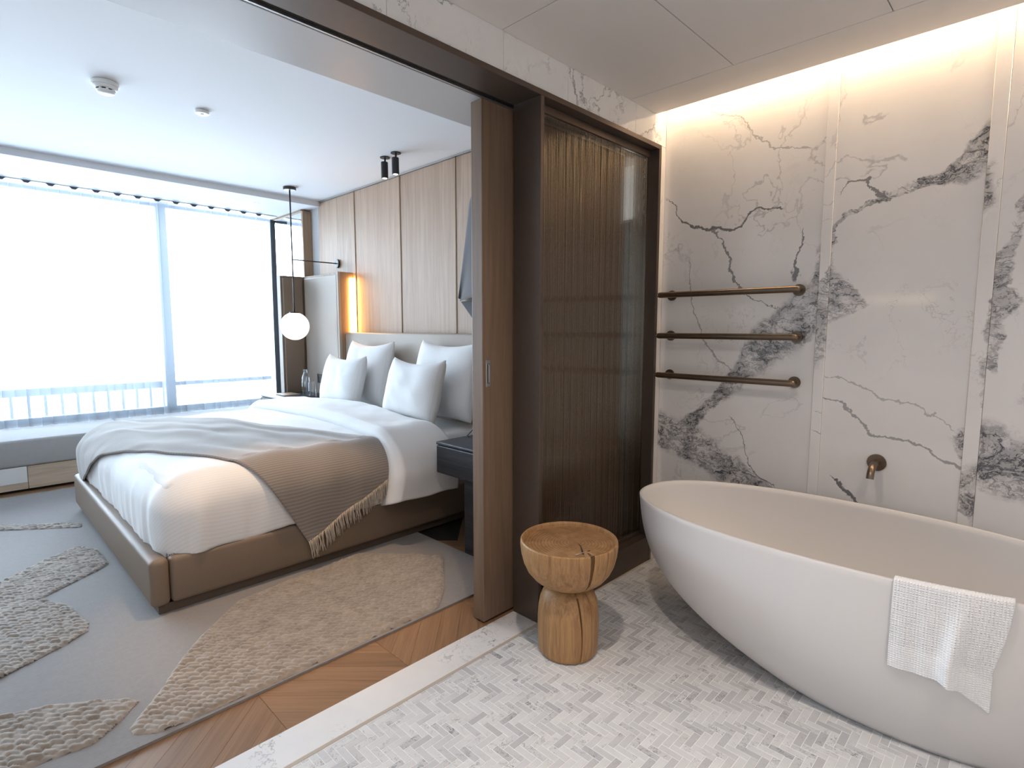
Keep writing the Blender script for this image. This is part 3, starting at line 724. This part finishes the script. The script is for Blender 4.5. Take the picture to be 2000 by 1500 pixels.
# throw: quad in flat coordinates
A_, B_, D_, C_ = np.array([-.80, -1.43]), np.array([-1.10, -.86]), np.array([-3.27, -2.47]), np.array([-3.46, -1.90])
su = np.linspace(0, 1, 240); sv = np.linspace(0, 1, 70)
SU, SV = np.meshgrid(su, sv, indexing='ij')
fa = A_ + (D_ - A_) * SU[..., None]; fb_ = B_ + (C_ - B_) * SU[..., None]
fa[..., 1] += -.075 * np.sin(np.pi * np.clip(SU * 1.6, 0, 1)); 
fb_[..., 1] += .03 * np.sin(np.pi * SU)
FL = fa + (fb_ - fa) * SV[..., None]
Pt = drape(FL[..., 0], FL[..., 1], .012)
Pt[..., 2] += .004 * np.sin(SV * 22 + 4 * fbm(SU * 5, SV * 3, 2)) * (FL[..., 0] < XI1)
tw = obj('throw_blanket', grid_mesh('throw_blanket', Pt), M['throw']); tag(tw, 'grey beige woven throw with fringe laid slantwise across the bed foot', 'blanket')
md = tw.modifiers.new('thickness', 'SOLIDIFY'); md.thickness = .009; md.offset = 0
def fringe(row, sgn, n):
    bm = bmesh.new()
    for i in range(n):
        t = (i + .5 + random.uniform(-.25, .25)) / n * (len(row) - 1); a = int(t); q = row[min(a, len(row) - 1)] * (1 - (t - a)) + row[min(a + 1, len(row) - 1)] * (t - a)
        fl_ = FL[0 if sgn > 0 else -1]; g = fl_[min(a, len(row) - 1)]
        L = random.uniform(.075, .105)
        e = (A_ - D_) / np.linalg.norm(A_ - D_) * (1 if sgn > 0 else -1)
        e = (e * .35 + np.array([sgn * 1., 0.]) * .8) if sgn > 0 else e; e = e / np.linalg.norm(e); e = e + np.array([-e[1], e[0]]) * random.uniform(-.16, .16)
        pts = []
        for s in np.linspace(-.004, L, 5):
            c_ = drape(np.array([g[0] + e[0] * s]), np.array([g[1] + e[1] * s]), .014 + .004 * random.random())[0]
            off = q - drape(np.array([g[0]]), np.array([g[1]]), .012)[0]
            c_ = c_ + off
            pts.append(tuple(c_))
        tube('', pts, [.0024, .0026, .0024, .0024, .0014], 5, bm)
    bmesh.ops.recalc_face_normals(bm, faces=list(bm.faces))
    return bm
tag(obj('fringe', fringe(Pt[0], 1, 120), M['fringe'], tw, True), kind='stuff')
tag(obj('fringe', fringe(Pt[-1], -1, 70), M['fringe'], tw, True), kind='stuff')

# pillows
def pillow(wd, ht, th, seed):
    n = 44; u = np.linspace(-1, 1, n); U, V = np.meshgrid(u, u, indexing='ij')
    e = ((1 - np.abs(U) ** 3.2).clip(0) * (1 - np.abs(V) ** 3.2).clip(0)) ** .5
    X = U * wd / 2 * (1 - .035 * (1 - V ** 2) * np.abs(U) ** 3); Z = V * ht / 2 * (1 - .055 * (1 - U ** 2) * np.abs(V) ** 3)
    Z = Z - .03 * (U ** 2 - .3) * (V > 0) * V * -1
    wr = .014 * fbm(U * 2.2 + .8 * V, V * 1.6, 2, seed) * e
    P1 = np.stack([X, -th / 2 * e + wr - .004 * (1 - e), Z], -1); P2 = np.stack([X, th / 2 * e + wr + .004 * (1 - e), Z], -1)
    bm = bmesh.new()
    m1 = grid_mesh('a', P1); m2 = grid_mesh('b', P2[::-1]); bm.from_mesh(m1); bm.from_mesh(m2)
    bmesh.ops.remove_doubles(bm, verts=bm.verts, dist=.0005)
    # close the seam
    be = [e_ for e_ in bm.edges if e_.is_boundary]
    try: bmesh.ops.bridge_loops(bm, edges=be)
    except Exception: pass
    bmesh.ops.recalc_face_normals(bm, faces=list(bm.faces))
    for f_ in bm.faces: f_.smooth = True
    return bm
def place_pillow(wd, ht, th, x, y, z, tilt, rz, seed, label):
    o = obj('pillow', pillow(wd, ht, th, seed), M['pillow'], None, True)
    o.rotation_euler = (math.radians(tilt), 0, math.radians(rz)); o.location = (x, y, z)
    tag(o, label, 'pillow', 'white pillows at the headboard')
place_pillow(.66, .52, .20, -2.66, -.175, .868, -12, 0, 1, 'large white pillow leaning on headboard near the corner screen')
place_pillow(.68, .54, .20, -1.60, -.175, .878, -12, 0, 2, 'large white pillow leaning on headboard near the black nightstand')
place_pillow(.56, .40, .18, -2.67, -.40, .815, -14, 2, 3, 'smaller white striped pillow in front, on the corner screen side')
place_pillow(.58, .41, .18, -1.655, -.42, .822, -15, 1, 4, 'smaller white striped pillow in front, on the black nightstand side')

# ================================================================== nightstands
def nightstand(x0, x1, yf, yb, lx, label, grp='black nightstands beside the bed'):
    t = tag(thing('nightstand', None, None, ((x0 + x1) / 2, yf, 0)), label, 'nightstand', grp)
    auto_smooth(obj('table_top', box(x0, x1, yf, yb, .588, .606, .006, 2), M['black_oak'], t))
    d = obj('drawer', box(x0 + .002, x1 - .002, yf + .002, yb, .424, .585, .006, 2), M['black_oak'], t)
    obj('leg', box(lx[0], lx[1], yf + .012, yb - .02, 0.001, .4235, .003, 1), M['black_oak'], t)
    return t
nightstand(-1.0, -.30, -.73, WALL_Y - .002, (-.768, -.31), 'black stained oak nightstand beside the sliding door')
nightstand(-4.0, -3.325, -.56, -.09, (-3.95, -3.65), 'black oak nightstand under the glowing globe lamp')
# things on the far nightstand
tray = tag(auto_smooth(obj('tray', box(-3.88, -3.68, -.46, -.30, .6065, .616, .003, 2), M['oak_trim'])), 'thin flat tray on the nightstand under the globe lamp', 'tray')
bt = tag(obj('water_bottle', lathe('water_bottle', [(0, .6068), (.032, .6068), (.036, .612), (.036, .775), (.033, .795), (.019, .822), (.017, .845), (.020, .847), (.020, .862), (.014, .862), (.014, .824), (.029, .795), (.032, .775), (.032, .614), (0, .613)], 28, -3.56, -.30), M['clear']), 'clear glass water bottle on the far nightstand', 'bottle')
for x, y, lb in ((-3.49, -.27, 'clear drinking glass beside the water bottle'), ):
    tag(obj('drinking_glass', lathe('drinking_glass', [(0, .6068), (.031, .6068), (.034, .611), (.037, .745), (.0352, .7455), (.032, .615), (0, .614)], 28, x, y), M['clear']), lb, 'glass')
so_ = tag(thing('socket_plate', None, None, (-3.36, -.079, .74)), 'dark double wall socket plate on the padded screen', 'socket')
obj('plate', box(-3.765, -3.60, -.084, -.0785, .705, .795, .001, 1), M['dark_bronze_rod'], so_)
for x in (-3.735, -3.675):
    obj('socket', disc_y(x, -.0855, -.084, .750, .019, 20), M['black_metal'], so_)
# telephone-like white item with black cord on the near nightstand
ch = tag(thing('charger_stand', None, None, (-.99, -.30, .606)), 'small white charger with black cord on the nightstand by the door', 'charger')
auto_smooth(obj('charger_body', box(-.965, -.90, -.42, -.34, .607, .69, .012, 3), M['white_plastic'], ch))
obj('cord', tube('cord', [(-.95, -.425, .63), (-.965, -.45, .622), (-.975, -.47, .640), (-.985, -.49, .618), (-.97, -.52, .6105), (-.94, -.53, .6105)], .0028, 6), M['black_metal'], ch, True)

# grey cloth hanging by the wall
n = 30; U, V = np.meshgrid(np.linspace(0, 1, n), np.linspace(0, 1, n), indexing='ij')
ct = tag(thing('grey_hanging_cloth', None, None, (-1.5, 0.0, 1.36)), 'grey felt cloth hanging in a folded corner on the oak wall', 'cloth')
Pc = np.stack([-1.70 + .50 * U - .0 * V, .045 - .16 * np.sin(np.pi * U * .5) * (1 - .5 * V) + .01 * np.sin(V * 6), 1.455 + .02 * U + (.03 + 1.9 * np.clip(U, 0, .36)) * V], -1)
c1 = obj('outer_fold', grid_mesh('outer_fold', Pc), M['grey_felt'], ct)
md = c1.modifiers.new('thickness', 'SOLIDIFY'); md.thickness = .006
Pc2 = np.stack([-1.70 + .50 * U, .06 - .03 * U, 1.45 - .45 * np.clip(U, 0, .3) + (.46 * np.clip(U, 0, .3)) * V], -1)
c2 = obj('inner_fold', grid_mesh('inner_fold', Pc2), M['grey_felt'], ct)
md = c2.modifiers.new('thickness', 'SOLIDIFY'); md.thickness = .006
obj('hook', disc_y(-1.30, .0, WALL_Y - .001, 1.90, .018, 20), M['black_metal'], ct)

# ================================================================== bedroom lamps and ceiling things
lp = tag(thing('globe_pendant', None, None, (-3.575, -.378, ZC)), 'pendant lamp with glowing white glass globe and dark rod', 'lamp')
obj('canopy', cyl_z(-3.575, -.378, ZC - .028, ZC - .0005, .056, 36, .002), M['dark_bronze_rod'], lp)
obj('rod', tube('rod', [(-3.575, -.378, ZC - .028), (-3.575, -.378, 1.395)], .0065, 12), M['dark_bronze_rod'], lp, True)
arm = obj('wall_arm', tube('wall_arm', [(-3.575, -.378, 1.882), (-3.575, .065, 1.882)], .0055, 12), M['dark_bronze_rod'], lp, True)
obj('wall_plate', disc_y(-3.575, .060, WALL_Y - .0005, 1.882, .042, 30, .003), M['dark_bronze_rod'], arm)
gr = .129
gl = obj('glass_globe', lathe('glass_globe', [(gr * math.sin(a), 1.27 - gr * math.cos(a)) for a in np.linspace(0, math.pi * .90, 36)], 48, -3.575, -.378), M['globe'], lp)
obj('globe_cap', cyl_z(-3.575, -.378, 1.388, 1.400, .045, 32, .002), M['dark_bronze_rod'], lp)

def ceil_spot(x, y, label):
    t = tag(thing('ceiling_spotlight', None, None, (x, y, ZC)), label, 'spotlight', 'black ceiling spotlights')
    obj('base', cyl_z(x, y, ZC - .006, ZC - .0005, .037, 30), M['black_metal'], t)
    obj('stem', cyl_z(x, y, ZC - .04, ZC - .006, .007, 12), M['black_metal'], t)
    b = obj('barrel', cyl_z(x + .004, y - .008, ZC - .155, ZC - .038, .026, 30, .002), M['black_metal'], t)
    obj('lens', cyl_z(x + .004, y - .008, ZC - .1565, ZC - .1552, .017, 24), M['lens'], b)
ceil_spot(-2.193, -.255, 'black cylinder ceiling spotlight closer to the globe pendant')
ceil_spot(-2.042, -.260, 'black cylinder ceiling spotlight closer to the sliding door')

sm = tag(thing('smoke_detector', None, None, (-2.149, -1.976, ZC)), 'white round smoke detector on the bedroom ceiling', 'smoke detector')
obj('base', cyl_z(-2.149, -1.976, ZC - .022, ZC - .0005, .060, 40, .002), M['white_plastic'], sm)
obj('head', lathe('head', [(0, ZC - .058), (.034, ZC - .058), (.038, ZC - .054), (.041, ZC - .044)], 40, -2.149, -1.976), M['white_plastic'], sm)
obj('vent_ring', cyl_z(-2.149, -1.976, ZC - .044, ZC - .038, .036, 32), M['black_metal'], sm)
obj('collar', lathe('collar', [(.042, ZC - .038), (.046, ZC - .037), (.055, ZC - .026), (.055, ZC - .0225)], 40, -2.149, -1.976), M['white_plastic'], sm)
for q in range(8):
    a = q * math.pi / 4
    obj('rib', box(-.004, .004, .033, .043, ZC - .045, ZC - .037).copy() if False else box(-2.149 + .038 * math.cos(a) - .005, -2.149 + .038 * math.cos(a) + .005, -1.976 + .038 * math.sin(a) - .005, -1.976 + .038 * math.sin(a) + .005, ZC - .0445, ZC - .0375), M['white_plastic'], sm)
sn = tag(thing('ceiling_sensor', None, None, (-2.202, -1.50, ZC)), 'small white disc sensor on the bedroom ceiling', 'sensor')
obj('disc', cyl_z(-2.202, -1.50, ZC - .020, ZC - .0005, .037, 36, .003), M['white_plastic'], sn)
obj('eye', cyl_z(-2.202, -1.50, ZC - .024, ZC - .0202, .008, 18), M['steel'], sn)
dl = tag(thing('recessed_downlight', None, None, (-4.228, -.431, 2.478)), 'small white recessed downlight in the ceiling over the window seat', 'downlight')
obj('trim_ring', lathe('trim_ring', [(.026, 2.4775), (.026, 2.474), (.040, 2.4755), (.042, 2.4778)], 32, -4.228, -.431), M['white_plastic'], dl)
obj('lens', cyl_z(-4.228, -.431, 2.4745, 2.4775, .0255, 28), M['lens'], dl)

# ================================================================== rug
rg = tag(thing('rug', None, None, (-2.1, -2.0, 0)), 'large grey rug with carved beige pile patches under the bed', 'rug')
bm = box(-3.92, -.372, -3.6, -.72, .0005, .010)
bmesh.ops.bevel(bm, geom=[e for e in bm.edges if abs(e.verts[0].co.z - e.verts[1].co.z) > .005], offset=.22, segments=10, profile=.5, affect='EDGES')
obj('rug_base', bm, M['rug'], rg)
def in_poly(x, y, poly):
    c = np.zeros(x.shape, bool); n = len(poly); j = n - 1
    for i in range(n):
        xi, yi = poly[i]; xj, yj = poly[j]
        c ^= ((yi > y) != (yj > y)) & (x < (xj - xi) * (y - yi) / (yj - yi + 1e-12) + xi); j = i
    return c
def edge_dist(x, y, poly):
    d = np.full(x.shape, 9.)
    for (x0, y0), (x1, y1) in zip(poly, poly[1:] + poly[:1]):
        ex, ey = x1 - x0, y1 - y0; t = np.clip(((x - x0) * ex + (y - y0) * ey) / (ex * ex + ey * ey + 1e-12), 0, 1)
        d = np.minimum(d, np.hypot(x - x0 - t * ex, y - y0 - t * ey))
    return d
def pile_patch(poly, step=.0045, seed=0):
    px = [p[0] for p in poly]; py = [p[1] for p in poly]
    x = np.arange(min(px) - .01, max(px) + .01, step); y = np.arange(min(py) - .01, max(py) + .01, step)
    X, Y = np.meshgrid(x, y, indexing='ij')
    # tufts: staggered bricks lying at 45 degrees, uneven
    wx = X + .018 * fbm(X * 9, Y * 9, 2, seed); wy = Y + .018 * fbm(X * 9, Y * 9, 2, seed + 3)
    a = (wx + wy) * .7071; b_ = (wx - wy) * .7071
    row = np.floor(b_ / .020); fr_b = b_ / .020 - row
    col = a / .052 + .5 * (row % 2) + .35 * vnoise(row * 3.3, row * 0 + seed); fr_a = col - np.floor(col)
    hgt = (1 - np.abs(2 * fr_b - 1) ** 3.5) * (1 - np.abs(2 * fr_a - 1) ** 6)
    tuft = .55 + .45 * (vnoise(np.floor(col) * 2.7, row * 1.9, seed) + .5) * 2
    ed = edge_dist(X, Y, poly); inn = in_poly(X, Y, poly) & (ed + .008 * fbm(X * 25, Y * 25, 2, seed) > .002)
    env = np.clip(ed / .018, 0, 1)
    Z = .0085 + env * (.004 + .009 * hgt * tuft + .003 * fbm(X * 60, Y * 60, 2, seed))
    return grid_mesh('pile', np.stack([X, Y, Z], -1), inn)
RUG = [
    [(-1.12, -1.62), (-1.09, -1.80), (-.997, -1.903), (-.893, -2.019), (-.779, -2.115), (-.614, -2.23), (-.481, -2.339), (-.437, -2.333), (-.385, -2.265), (-.378, -1.991), (-.378, -1.62), (-.378, -1.20), (-.481, -1.083), (-.805, -.831), (-.989, -.965), (-1.177, -1.14)],
    [(-1.2, -3.1), (-.85, -2.611), (-.796, -2.479), (-.659, -2.30), (-.607, -2.274), (-.52, -2.356), (-.475, -2.427), (-.50, -2.6), (-.56, -2.9)],
    [(-2.35, -2.95), (-2.123, -2.552), (-2.271, -2.402), (-2.412, -2.214), (-2.273, -2.133), (-1.993, -2.129), (-1.926, -2.187), (-1.752, -2.42), (-1.576, -2.341), (-1.345, -2.307), (-1.257, -2.32), (-1.194, -2.404), (-1.088, -2.60), (-1.0, -2.95)],
    [(-3.5, -2.85), (-3.185, -2.503), (-2.861, -2.129), (-2.752, -2.144), (-3.035, -2.51), (-3.3, -2.85)],
]
for i, p_ in enumerate(RUG):
    tag(obj('carved_pile_patch', pile_patch(p_, .0045 if i == 0 else .006, i + 1), M['pile'], rg), kind='stuff')

# ================================================================== bathtub, spout, towel bars, towel
TX, TY, TA, TB, TH, TN = .982, -.477, .755, .370, .55, 2.22
def sup(cx, cy, a, b_, n, z, k=120):
    t = np.linspace(0, 2 * np.pi, k, endpoint=False); c, s = np.cos(t), np.sin(t)
    return np.stack([cx + a * np.sign(c) * np.abs(c) ** (2 / n), cy + b_ * np.sign(s) * np.abs(s) ** (2 / n), np.full(k, z)], -1)
rings = []
for s in np.linspace(0, 1, 34):
    z = .002 + s * (TH - .002 - .004)
    g = 1 - (1 - s) ** 3.1                           # outward quickly low down
    g = .88 * g + .12 * s
    rings.append(sup(1.17 + (TX - 1.17) * g, TY, .43 + (TA - .43) * g, .225 + (TB - .225) * g, 2.1 + .12 * g, z))
for off, z in ((.002, TH - .0015), (.006, TH), (.012, TH), (.016, TH - .002)):
    rings.append(sup(TX, TY, TA - off, TB - off, TN, z))
for s in np.linspace(1, 0, 26)[1:]:
    g = 1 - (1 - s) ** 2.3; z = .085 + s * (TH - .002 - .085)
    g2 = .85 * g + .15 * s
    rings.append(sup(1.12 + (TX - 1.12) * g2, TY, .36 + (TA - .018 - .36) * g2, .17 + (TB - .018 - .17) * g2, TN, z))
rings.append(sup(1.12, TY, .12, .06, 2, .080)); rings.append(sup(1.12, TY, .001, .001, 2, .080))
Pb = np.stack(rings, 1)
bmw = bmesh.new(); mt = grid_mesh('bathtub', Pb, closed_u=True); bmw.from_mesh(mt)
bmesh.ops.contextual_create(bmw, geom=[e for e in bmw.edges if e.is_boundary and e.verts[0].co.z < .01])
bmesh.ops.recalc_face_normals(bmw, faces=list(bmw.faces))
for f_ in bmw.faces: f_.smooth = True
tub = tag(thing('bathtub', None, None, (1.1, TY, 0)), 'freestanding oval matt white bathtub on the mosaic floor', 'bathtub')
obj('tub_shell', bmw, M['solid_surface'], tub)
obj('drain', cyl_z(1.12, TY, .0805, .086, .03, 28, .002), M['bronze'], tub)

sp = tag(thing('bath_spout', None, None, (1.003, 0, .70)), 'curved brushed bronze bath spout on marble wall above the tub', 'faucet')
obj('rosette', disc_y(1.003, -.010, -.0005, .703, .0345, 40, .002), M['bronze'], sp)
cpts = [(1.003, -.008 - .075 * math.sin(a), .640 + .063 * math.cos(a) + .0) for a in np.linspace(0, math.pi / 2 * .86, 12)]
cpts = [(1.003, -.004, .703), (1.003, -.03, .703)] + [(1.003, -.05 - .06 * math.sin(a), .645 + .058 * math.cos(a)) for a in np.linspace(0.05, math.pi / 2 * .9, 10)]
obj('spout_pipe', tube('spout_pipe', cpts, .0135, 24), M['bronze'], sp, True); auto_smooth(sp.children[-1])

def towel_bar(z, label):
    t = tag(thing('towel_bar', None, None, (.36, 0, z)), label, 'towel bar', 'bronze towel bars on the marble wall')
    r = .0145; x0, x1, y = .024, .700, -.082
    pr = [(0.0, x0), (r * .55, x0 + .001), (r * .85, x0 + .004), (r, x0 + .010)]
    pts = [(x0, y, z), (x0 + .002, y, z), (x0 + .008, y, z), (x0 + .02, y, z), (x1 - .02, y, z), (x1 - .008, y, z), (x1 - .002, y, z), (x1, y, z)]
    auto_smooth(obj('bar', tube('bar', pts, [r * .4, r * .7, r * .95, r, r, r * .95, r * .7, r * .4], 24), M['bronze'], t, True))
    for x in (.062, .672):
        m_ = obj('mount', disc_y(x, -.082, -.004, z, .0115, 24), M['bronze'], t); auto_smooth(m_)
        auto_smooth(obj('rosette', disc_y(x, -.010, -.0005, z, .026, 36, .002), M['bronze'], m_))
towel_bar(1.420, 'bronze towel bar on marble wall, topmost of three')
towel_bar(1.214, 'bronze towel bar on marble wall, middle of three')
towel_bar(1.012, 'bronze towel bar on marble wall, lowest of three')

# waffle towel over the tub rim
n1, n2 = 110, 170
U, V = np.meshgrid(np.linspace(0, 1, n1), np.linspace(0, 1, n2), indexing='ij')
x_t = 1.214 + (1.462 - 1.214) * U
def tub_side(x, z):
    """front y of the outer tub surface at height z"""
    s = np.clip((z - .002) / (TH - .006), 0, 1); g = .88 * (1 - (1 - s) ** 3.1) + .12 * s
    cx = 1.17 + (TX - 1.17) * g; a = .43 + (TA - .43) * g; b_ = .225 + (TB - .225) * g; nn = 2.1 + .12 * g
    return TY - b_ * np.clip(1 - np.abs((x - cx) / a) ** nn, 0.02, 1) ** (1 / nn)
Lin, Lout = .12, .262 + .070 * np.clip((U - .5) * 2, 0, 1) ** 1.2
arc = V * (Lin + .03 + Lout)                       # from the inside, over the rim, down outside
zi = TH + .006
yr = tub_side(x_t, TH)
s_in = np.clip(arc / Lin, 0, 1); over = np.clip((arc - Lin) / .03, 0, 1); s_out = np.clip(arc - Lin - .03, 0, None)
z_t = np.where(arc < Lin, zi - (1 - s_in) * Lin * .96, np.where(arc < Lin + .03, zi + .004 * np.sin(np.pi * over), zi - s_out))
y_in = yr + .024 + (1 - s_in) * .035
y_out = tub_side(x_t, z_t) - .006
y_t = np.where(arc < Lin, y_in, np.where(arc < Lin + .03, yr + .024 - .030 * over, y_out))
hang = np.clip(s_out / .2, 0, 1)
fold = np.exp(-((U - .66 + .12 * hang) / .09) ** 2) * .030 * hang ** 1.2
y_t = y_t - fold - .004 * np.sin(U * 14) ** 2 * hang - .004
waf = .0014 * (np.sin(2 * np.pi * U * 42) * np.sin(2 * np.pi * arc / .0062)) * (s_out < Lout * .72)
y_t = y_t + waf
x_t = x_t - .030 * hang ** 1.5 * np.clip((U - .5) * 2, 0, 1) - .006 * hang * np.clip(.5 - U, 0, 1)
tw2 = obj('hand_towel', grid_mesh('hand_towel', np.stack([x_t, y_t, z_t], -1)), M['towel']); tag(tw2, 'white waffle weave towel draped over the bathtub rim', 'towel')
md = tw2.modifiers.new('thickness', 'SOLIDIFY'); md.thickness = .004; md.offset = 0

# ================================================================== wooden stool
SX, SY = .212, -1.028
st = tag(thing('wooden_stool', None, None, (SX, SY, 0)), 'solid oak stool with dished bowl seat and cracked wood', 'stool')
def cracked(prof, cr_ang, zr, wdt, depth, n=220, sway=0.0):
    """lathe with a radial split cut into it"""
    a = np.linspace(0, 2 * np.pi, n, endpoint=False)
    a = np.sort(np.concatenate([a, cr_ang + np.linspace(-.09, .09, 41)]))
    P = np.zeros((len(a), len(prof), 3))
    for j, (r, z) in enumerate(prof):
        r = max(r, 1e-4); ca = cr_ang + sway * math.sin(z * 17)
        da = (a - ca + np.pi) % (2 * np.pi) - np.pi
        wid = wdt * (.35 + .65 * np.clip((z - zr[0]) / (zr[1] - zr[0]), 0, 1)) * (1 if zr[0] <= z <= zr[1] else 0)
        cut = np.clip(1 - np.abs(da * r) / max(wid, 1e-6), 0, 1) ** .35 if wid > 0 else 0 * da
        rr = r - depth * cut * min(1, r / .05)
        P[:, j] = np.stack([SX + rr * np.cos(a), SY + rr * np.sin(a), np.full_like(a, z)], -1)
    return grid_mesh('cracked', P, closed_u=True)
toward = math.atan2(-2.633 - SY, 1.478 - SX)
base_prof = [(0, .001), (.100, .001), (.108, .004), (.113, .012), (.1165, .04), (.1185, .09), (.118, .14), (.1155, .18), (.110, .212), (.101, .236), (.088, .254), (.072, .264), (.060, .268), (0, .268)]
def refine(p, k=4):
    out = []
    for (a, b_), (c, d) in zip(p[:-1], p[1:]):
        for i in range(k): out.append((a + (c - a) * i / k, b_ + (d - b_) * i / k))
    return out + [p[-1]]
obj('stool_base', cracked(refine(base_prof), toward + .42, (.015, .262), .0035, .018, sway=.05), M['stool_side'], st)
R0 = .187
bowl = [(0, .2685), (.062, .2685), (.085, .273), (.112, .284), (.138, .303), (.160, .330), (.174, .360), (.183, .395), (R0, .430), (R0 - .001, .446), (R0 - .004, .450), (R0 - .008, .4495), (R0 - .0115, .443), (R0 - .0135, .432), (.15, .4305), (.08, .4295), (0, .4295)]
seat = obj('seat_bowl', cracked(refine(bowl, 5), toward + .48, (.29, .46), .010, .055), M['stool_side'], st)
# end-grain disc of the seat with rings
k = N('stool_end_grain'); p = k.objc()
sb_ = k.n('ShaderNodeVectorMath', operation='SUBTRACT'); k.l(p, sb_.inputs[0]); sb_.inputs[1].default_value = (SX + .02, SY + .015, .44)
ln = k.n('ShaderNodeVectorMath', operation='LENGTH'); k.l(sb_.outputs[0], ln.inputs[0])
rg_ = k.math('SINE', k.math('ADD', k.math('MULTIPLY', ln.outputs['Value'], 520.), k.math('MULTIPLY', k.noise(p, 9., 3), 9.)))
f1 = k.math('ADD', k.math('MULTIPLY', rg_, .10), k.noise(p, 22., 4, .6))
col = k.ramp(f1, [(.25, (.20, .10, .04)), (.55, (.33, .18, .08)), (.8, (.45, .27, .13))])
M['end_grain'] = k.set(col, .5)
obj('seat_top', cyl_z(SX, SY, .4300, .4325, R0 - .0130, 96, .001), M['end_grain'], seat)
ca = toward + .48
def pol(r, a, z=.4330): return (SX + r * math.cos(a), SY + r * math.sin(a), z)
cpath = [pol(.035, ca + .9), pol(.055, ca + .45), pol(.085, ca + .12), pol(.115, ca - .02), pol(.14, ca + .05), pol(.1735, ca)]
bm = bmesh.new(); L_, R_ = [], []
wds = [.0008, .0022, .0035, .0042, .0045, .0070]
for i, q in enumerate(cpath):
    d_ = Vector(cpath[min(i + 1, 5)]) - Vector(cpath[max(i - 1, 0)]); d_.normalize(); nrm = Vector((-d_.y, d_.x, 0))
    L_.append(bm.verts.new(Vector(q) + nrm * wds[i])); R_.append(bm.verts.new(Vector(q) - nrm * wds[i]))
for i in range(5): bm.faces.new((L_[i], R_[i], R_[i + 1], L_[i + 1]))
r_ = bmesh.ops.extrude_face_region(bm, geom=list(bm.faces)); bmesh.ops.translate(bm, verts=[g for g in r_['geom'] if isinstance(g, bmesh.types.BMVert)], vec=(0, 0, -.0025)); bmesh.ops.recalc_face_normals(bm, faces=list(bm.faces))
obj('seat_crack', bm, M['stool_dark'], seat)
cp = pol(.108, ca + .01, .4338); pr = ca + math.pi / 2 + .25
obj('metal_staple', tube('metal_staple', [(cp[0] - .036 * math.cos(pr), cp[1] - .036 * math.sin(pr), .4338), cp, (cp[0] + .036 * math.cos(pr), cp[1] + .036 * math.sin(pr), .4338)], .0016, 8), M['steel'], seat, True)

# ================================================================== lamps outside the view that light the rooms
def downlight(x, y, z, power, ang, color, label, blend=.6, size=.03):
    t = tag(thing('recessed_downlight', None, None, (x, y, z)), label, 'downlight')
    obj('trim_ring', lathe('trim_ring', [(.034, z - .0005), (.034, z - .004), (.047, z - .003), (.05, z - .0004)], 32, x, y), M['white_plastic'], t)
    obj('lens', cyl_z(x, y, z - .003, z - .0006, .0335, 28), M['lens'], t)
    d = bpy.data.lights.new('downlight_beam', 'SPOT'); d.energy = power; d.color = color; d.spot_size = math.radians(ang); d.spot_blend = blend; d.shadow_soft_size = size
    o = bpy.data.objects.new('downlight_beam', d); C.objects.link(o); o.location = (x, y, z - .012)
downlight(-.93, -1.60, ZC, 120, 42, WARM, 'recessed downlight in the bedroom ceiling beside the soffit', .7)
downlight(1.75, -1.75, ZB, 54, 140, WARM2, 'added fill lamp out of view in the bathroom ceiling near the side wall', 1.)  # added unseen lamp, washes the marble wall with light
downlight(.75, -1.75, ZB, 54, 140, WARM2, 'added fill lamp out of view in the bathroom ceiling near the threshold', 1.)  # second added unseen lamp for the marble wall
downlight(1.6, -3.7, ZB, 62, 140, WARM2, 'added fill lamp out of view in the bathroom ceiling near the rear wall', 1.)  # added unseen fill behind the camera for the tub front
vl = tag(obj('vanity_light', auto_smooth(obj('tmp', box(.05, .62, Y_R + .001, Y_R + .035, 1.54, 1.575, .008, 3), M['led_warm'])).data, None), 'slim warm linear wall light on the rear bathroom wall', 'wall light')
bpy.data.objects.remove(bpy.data.objects['tmp'])
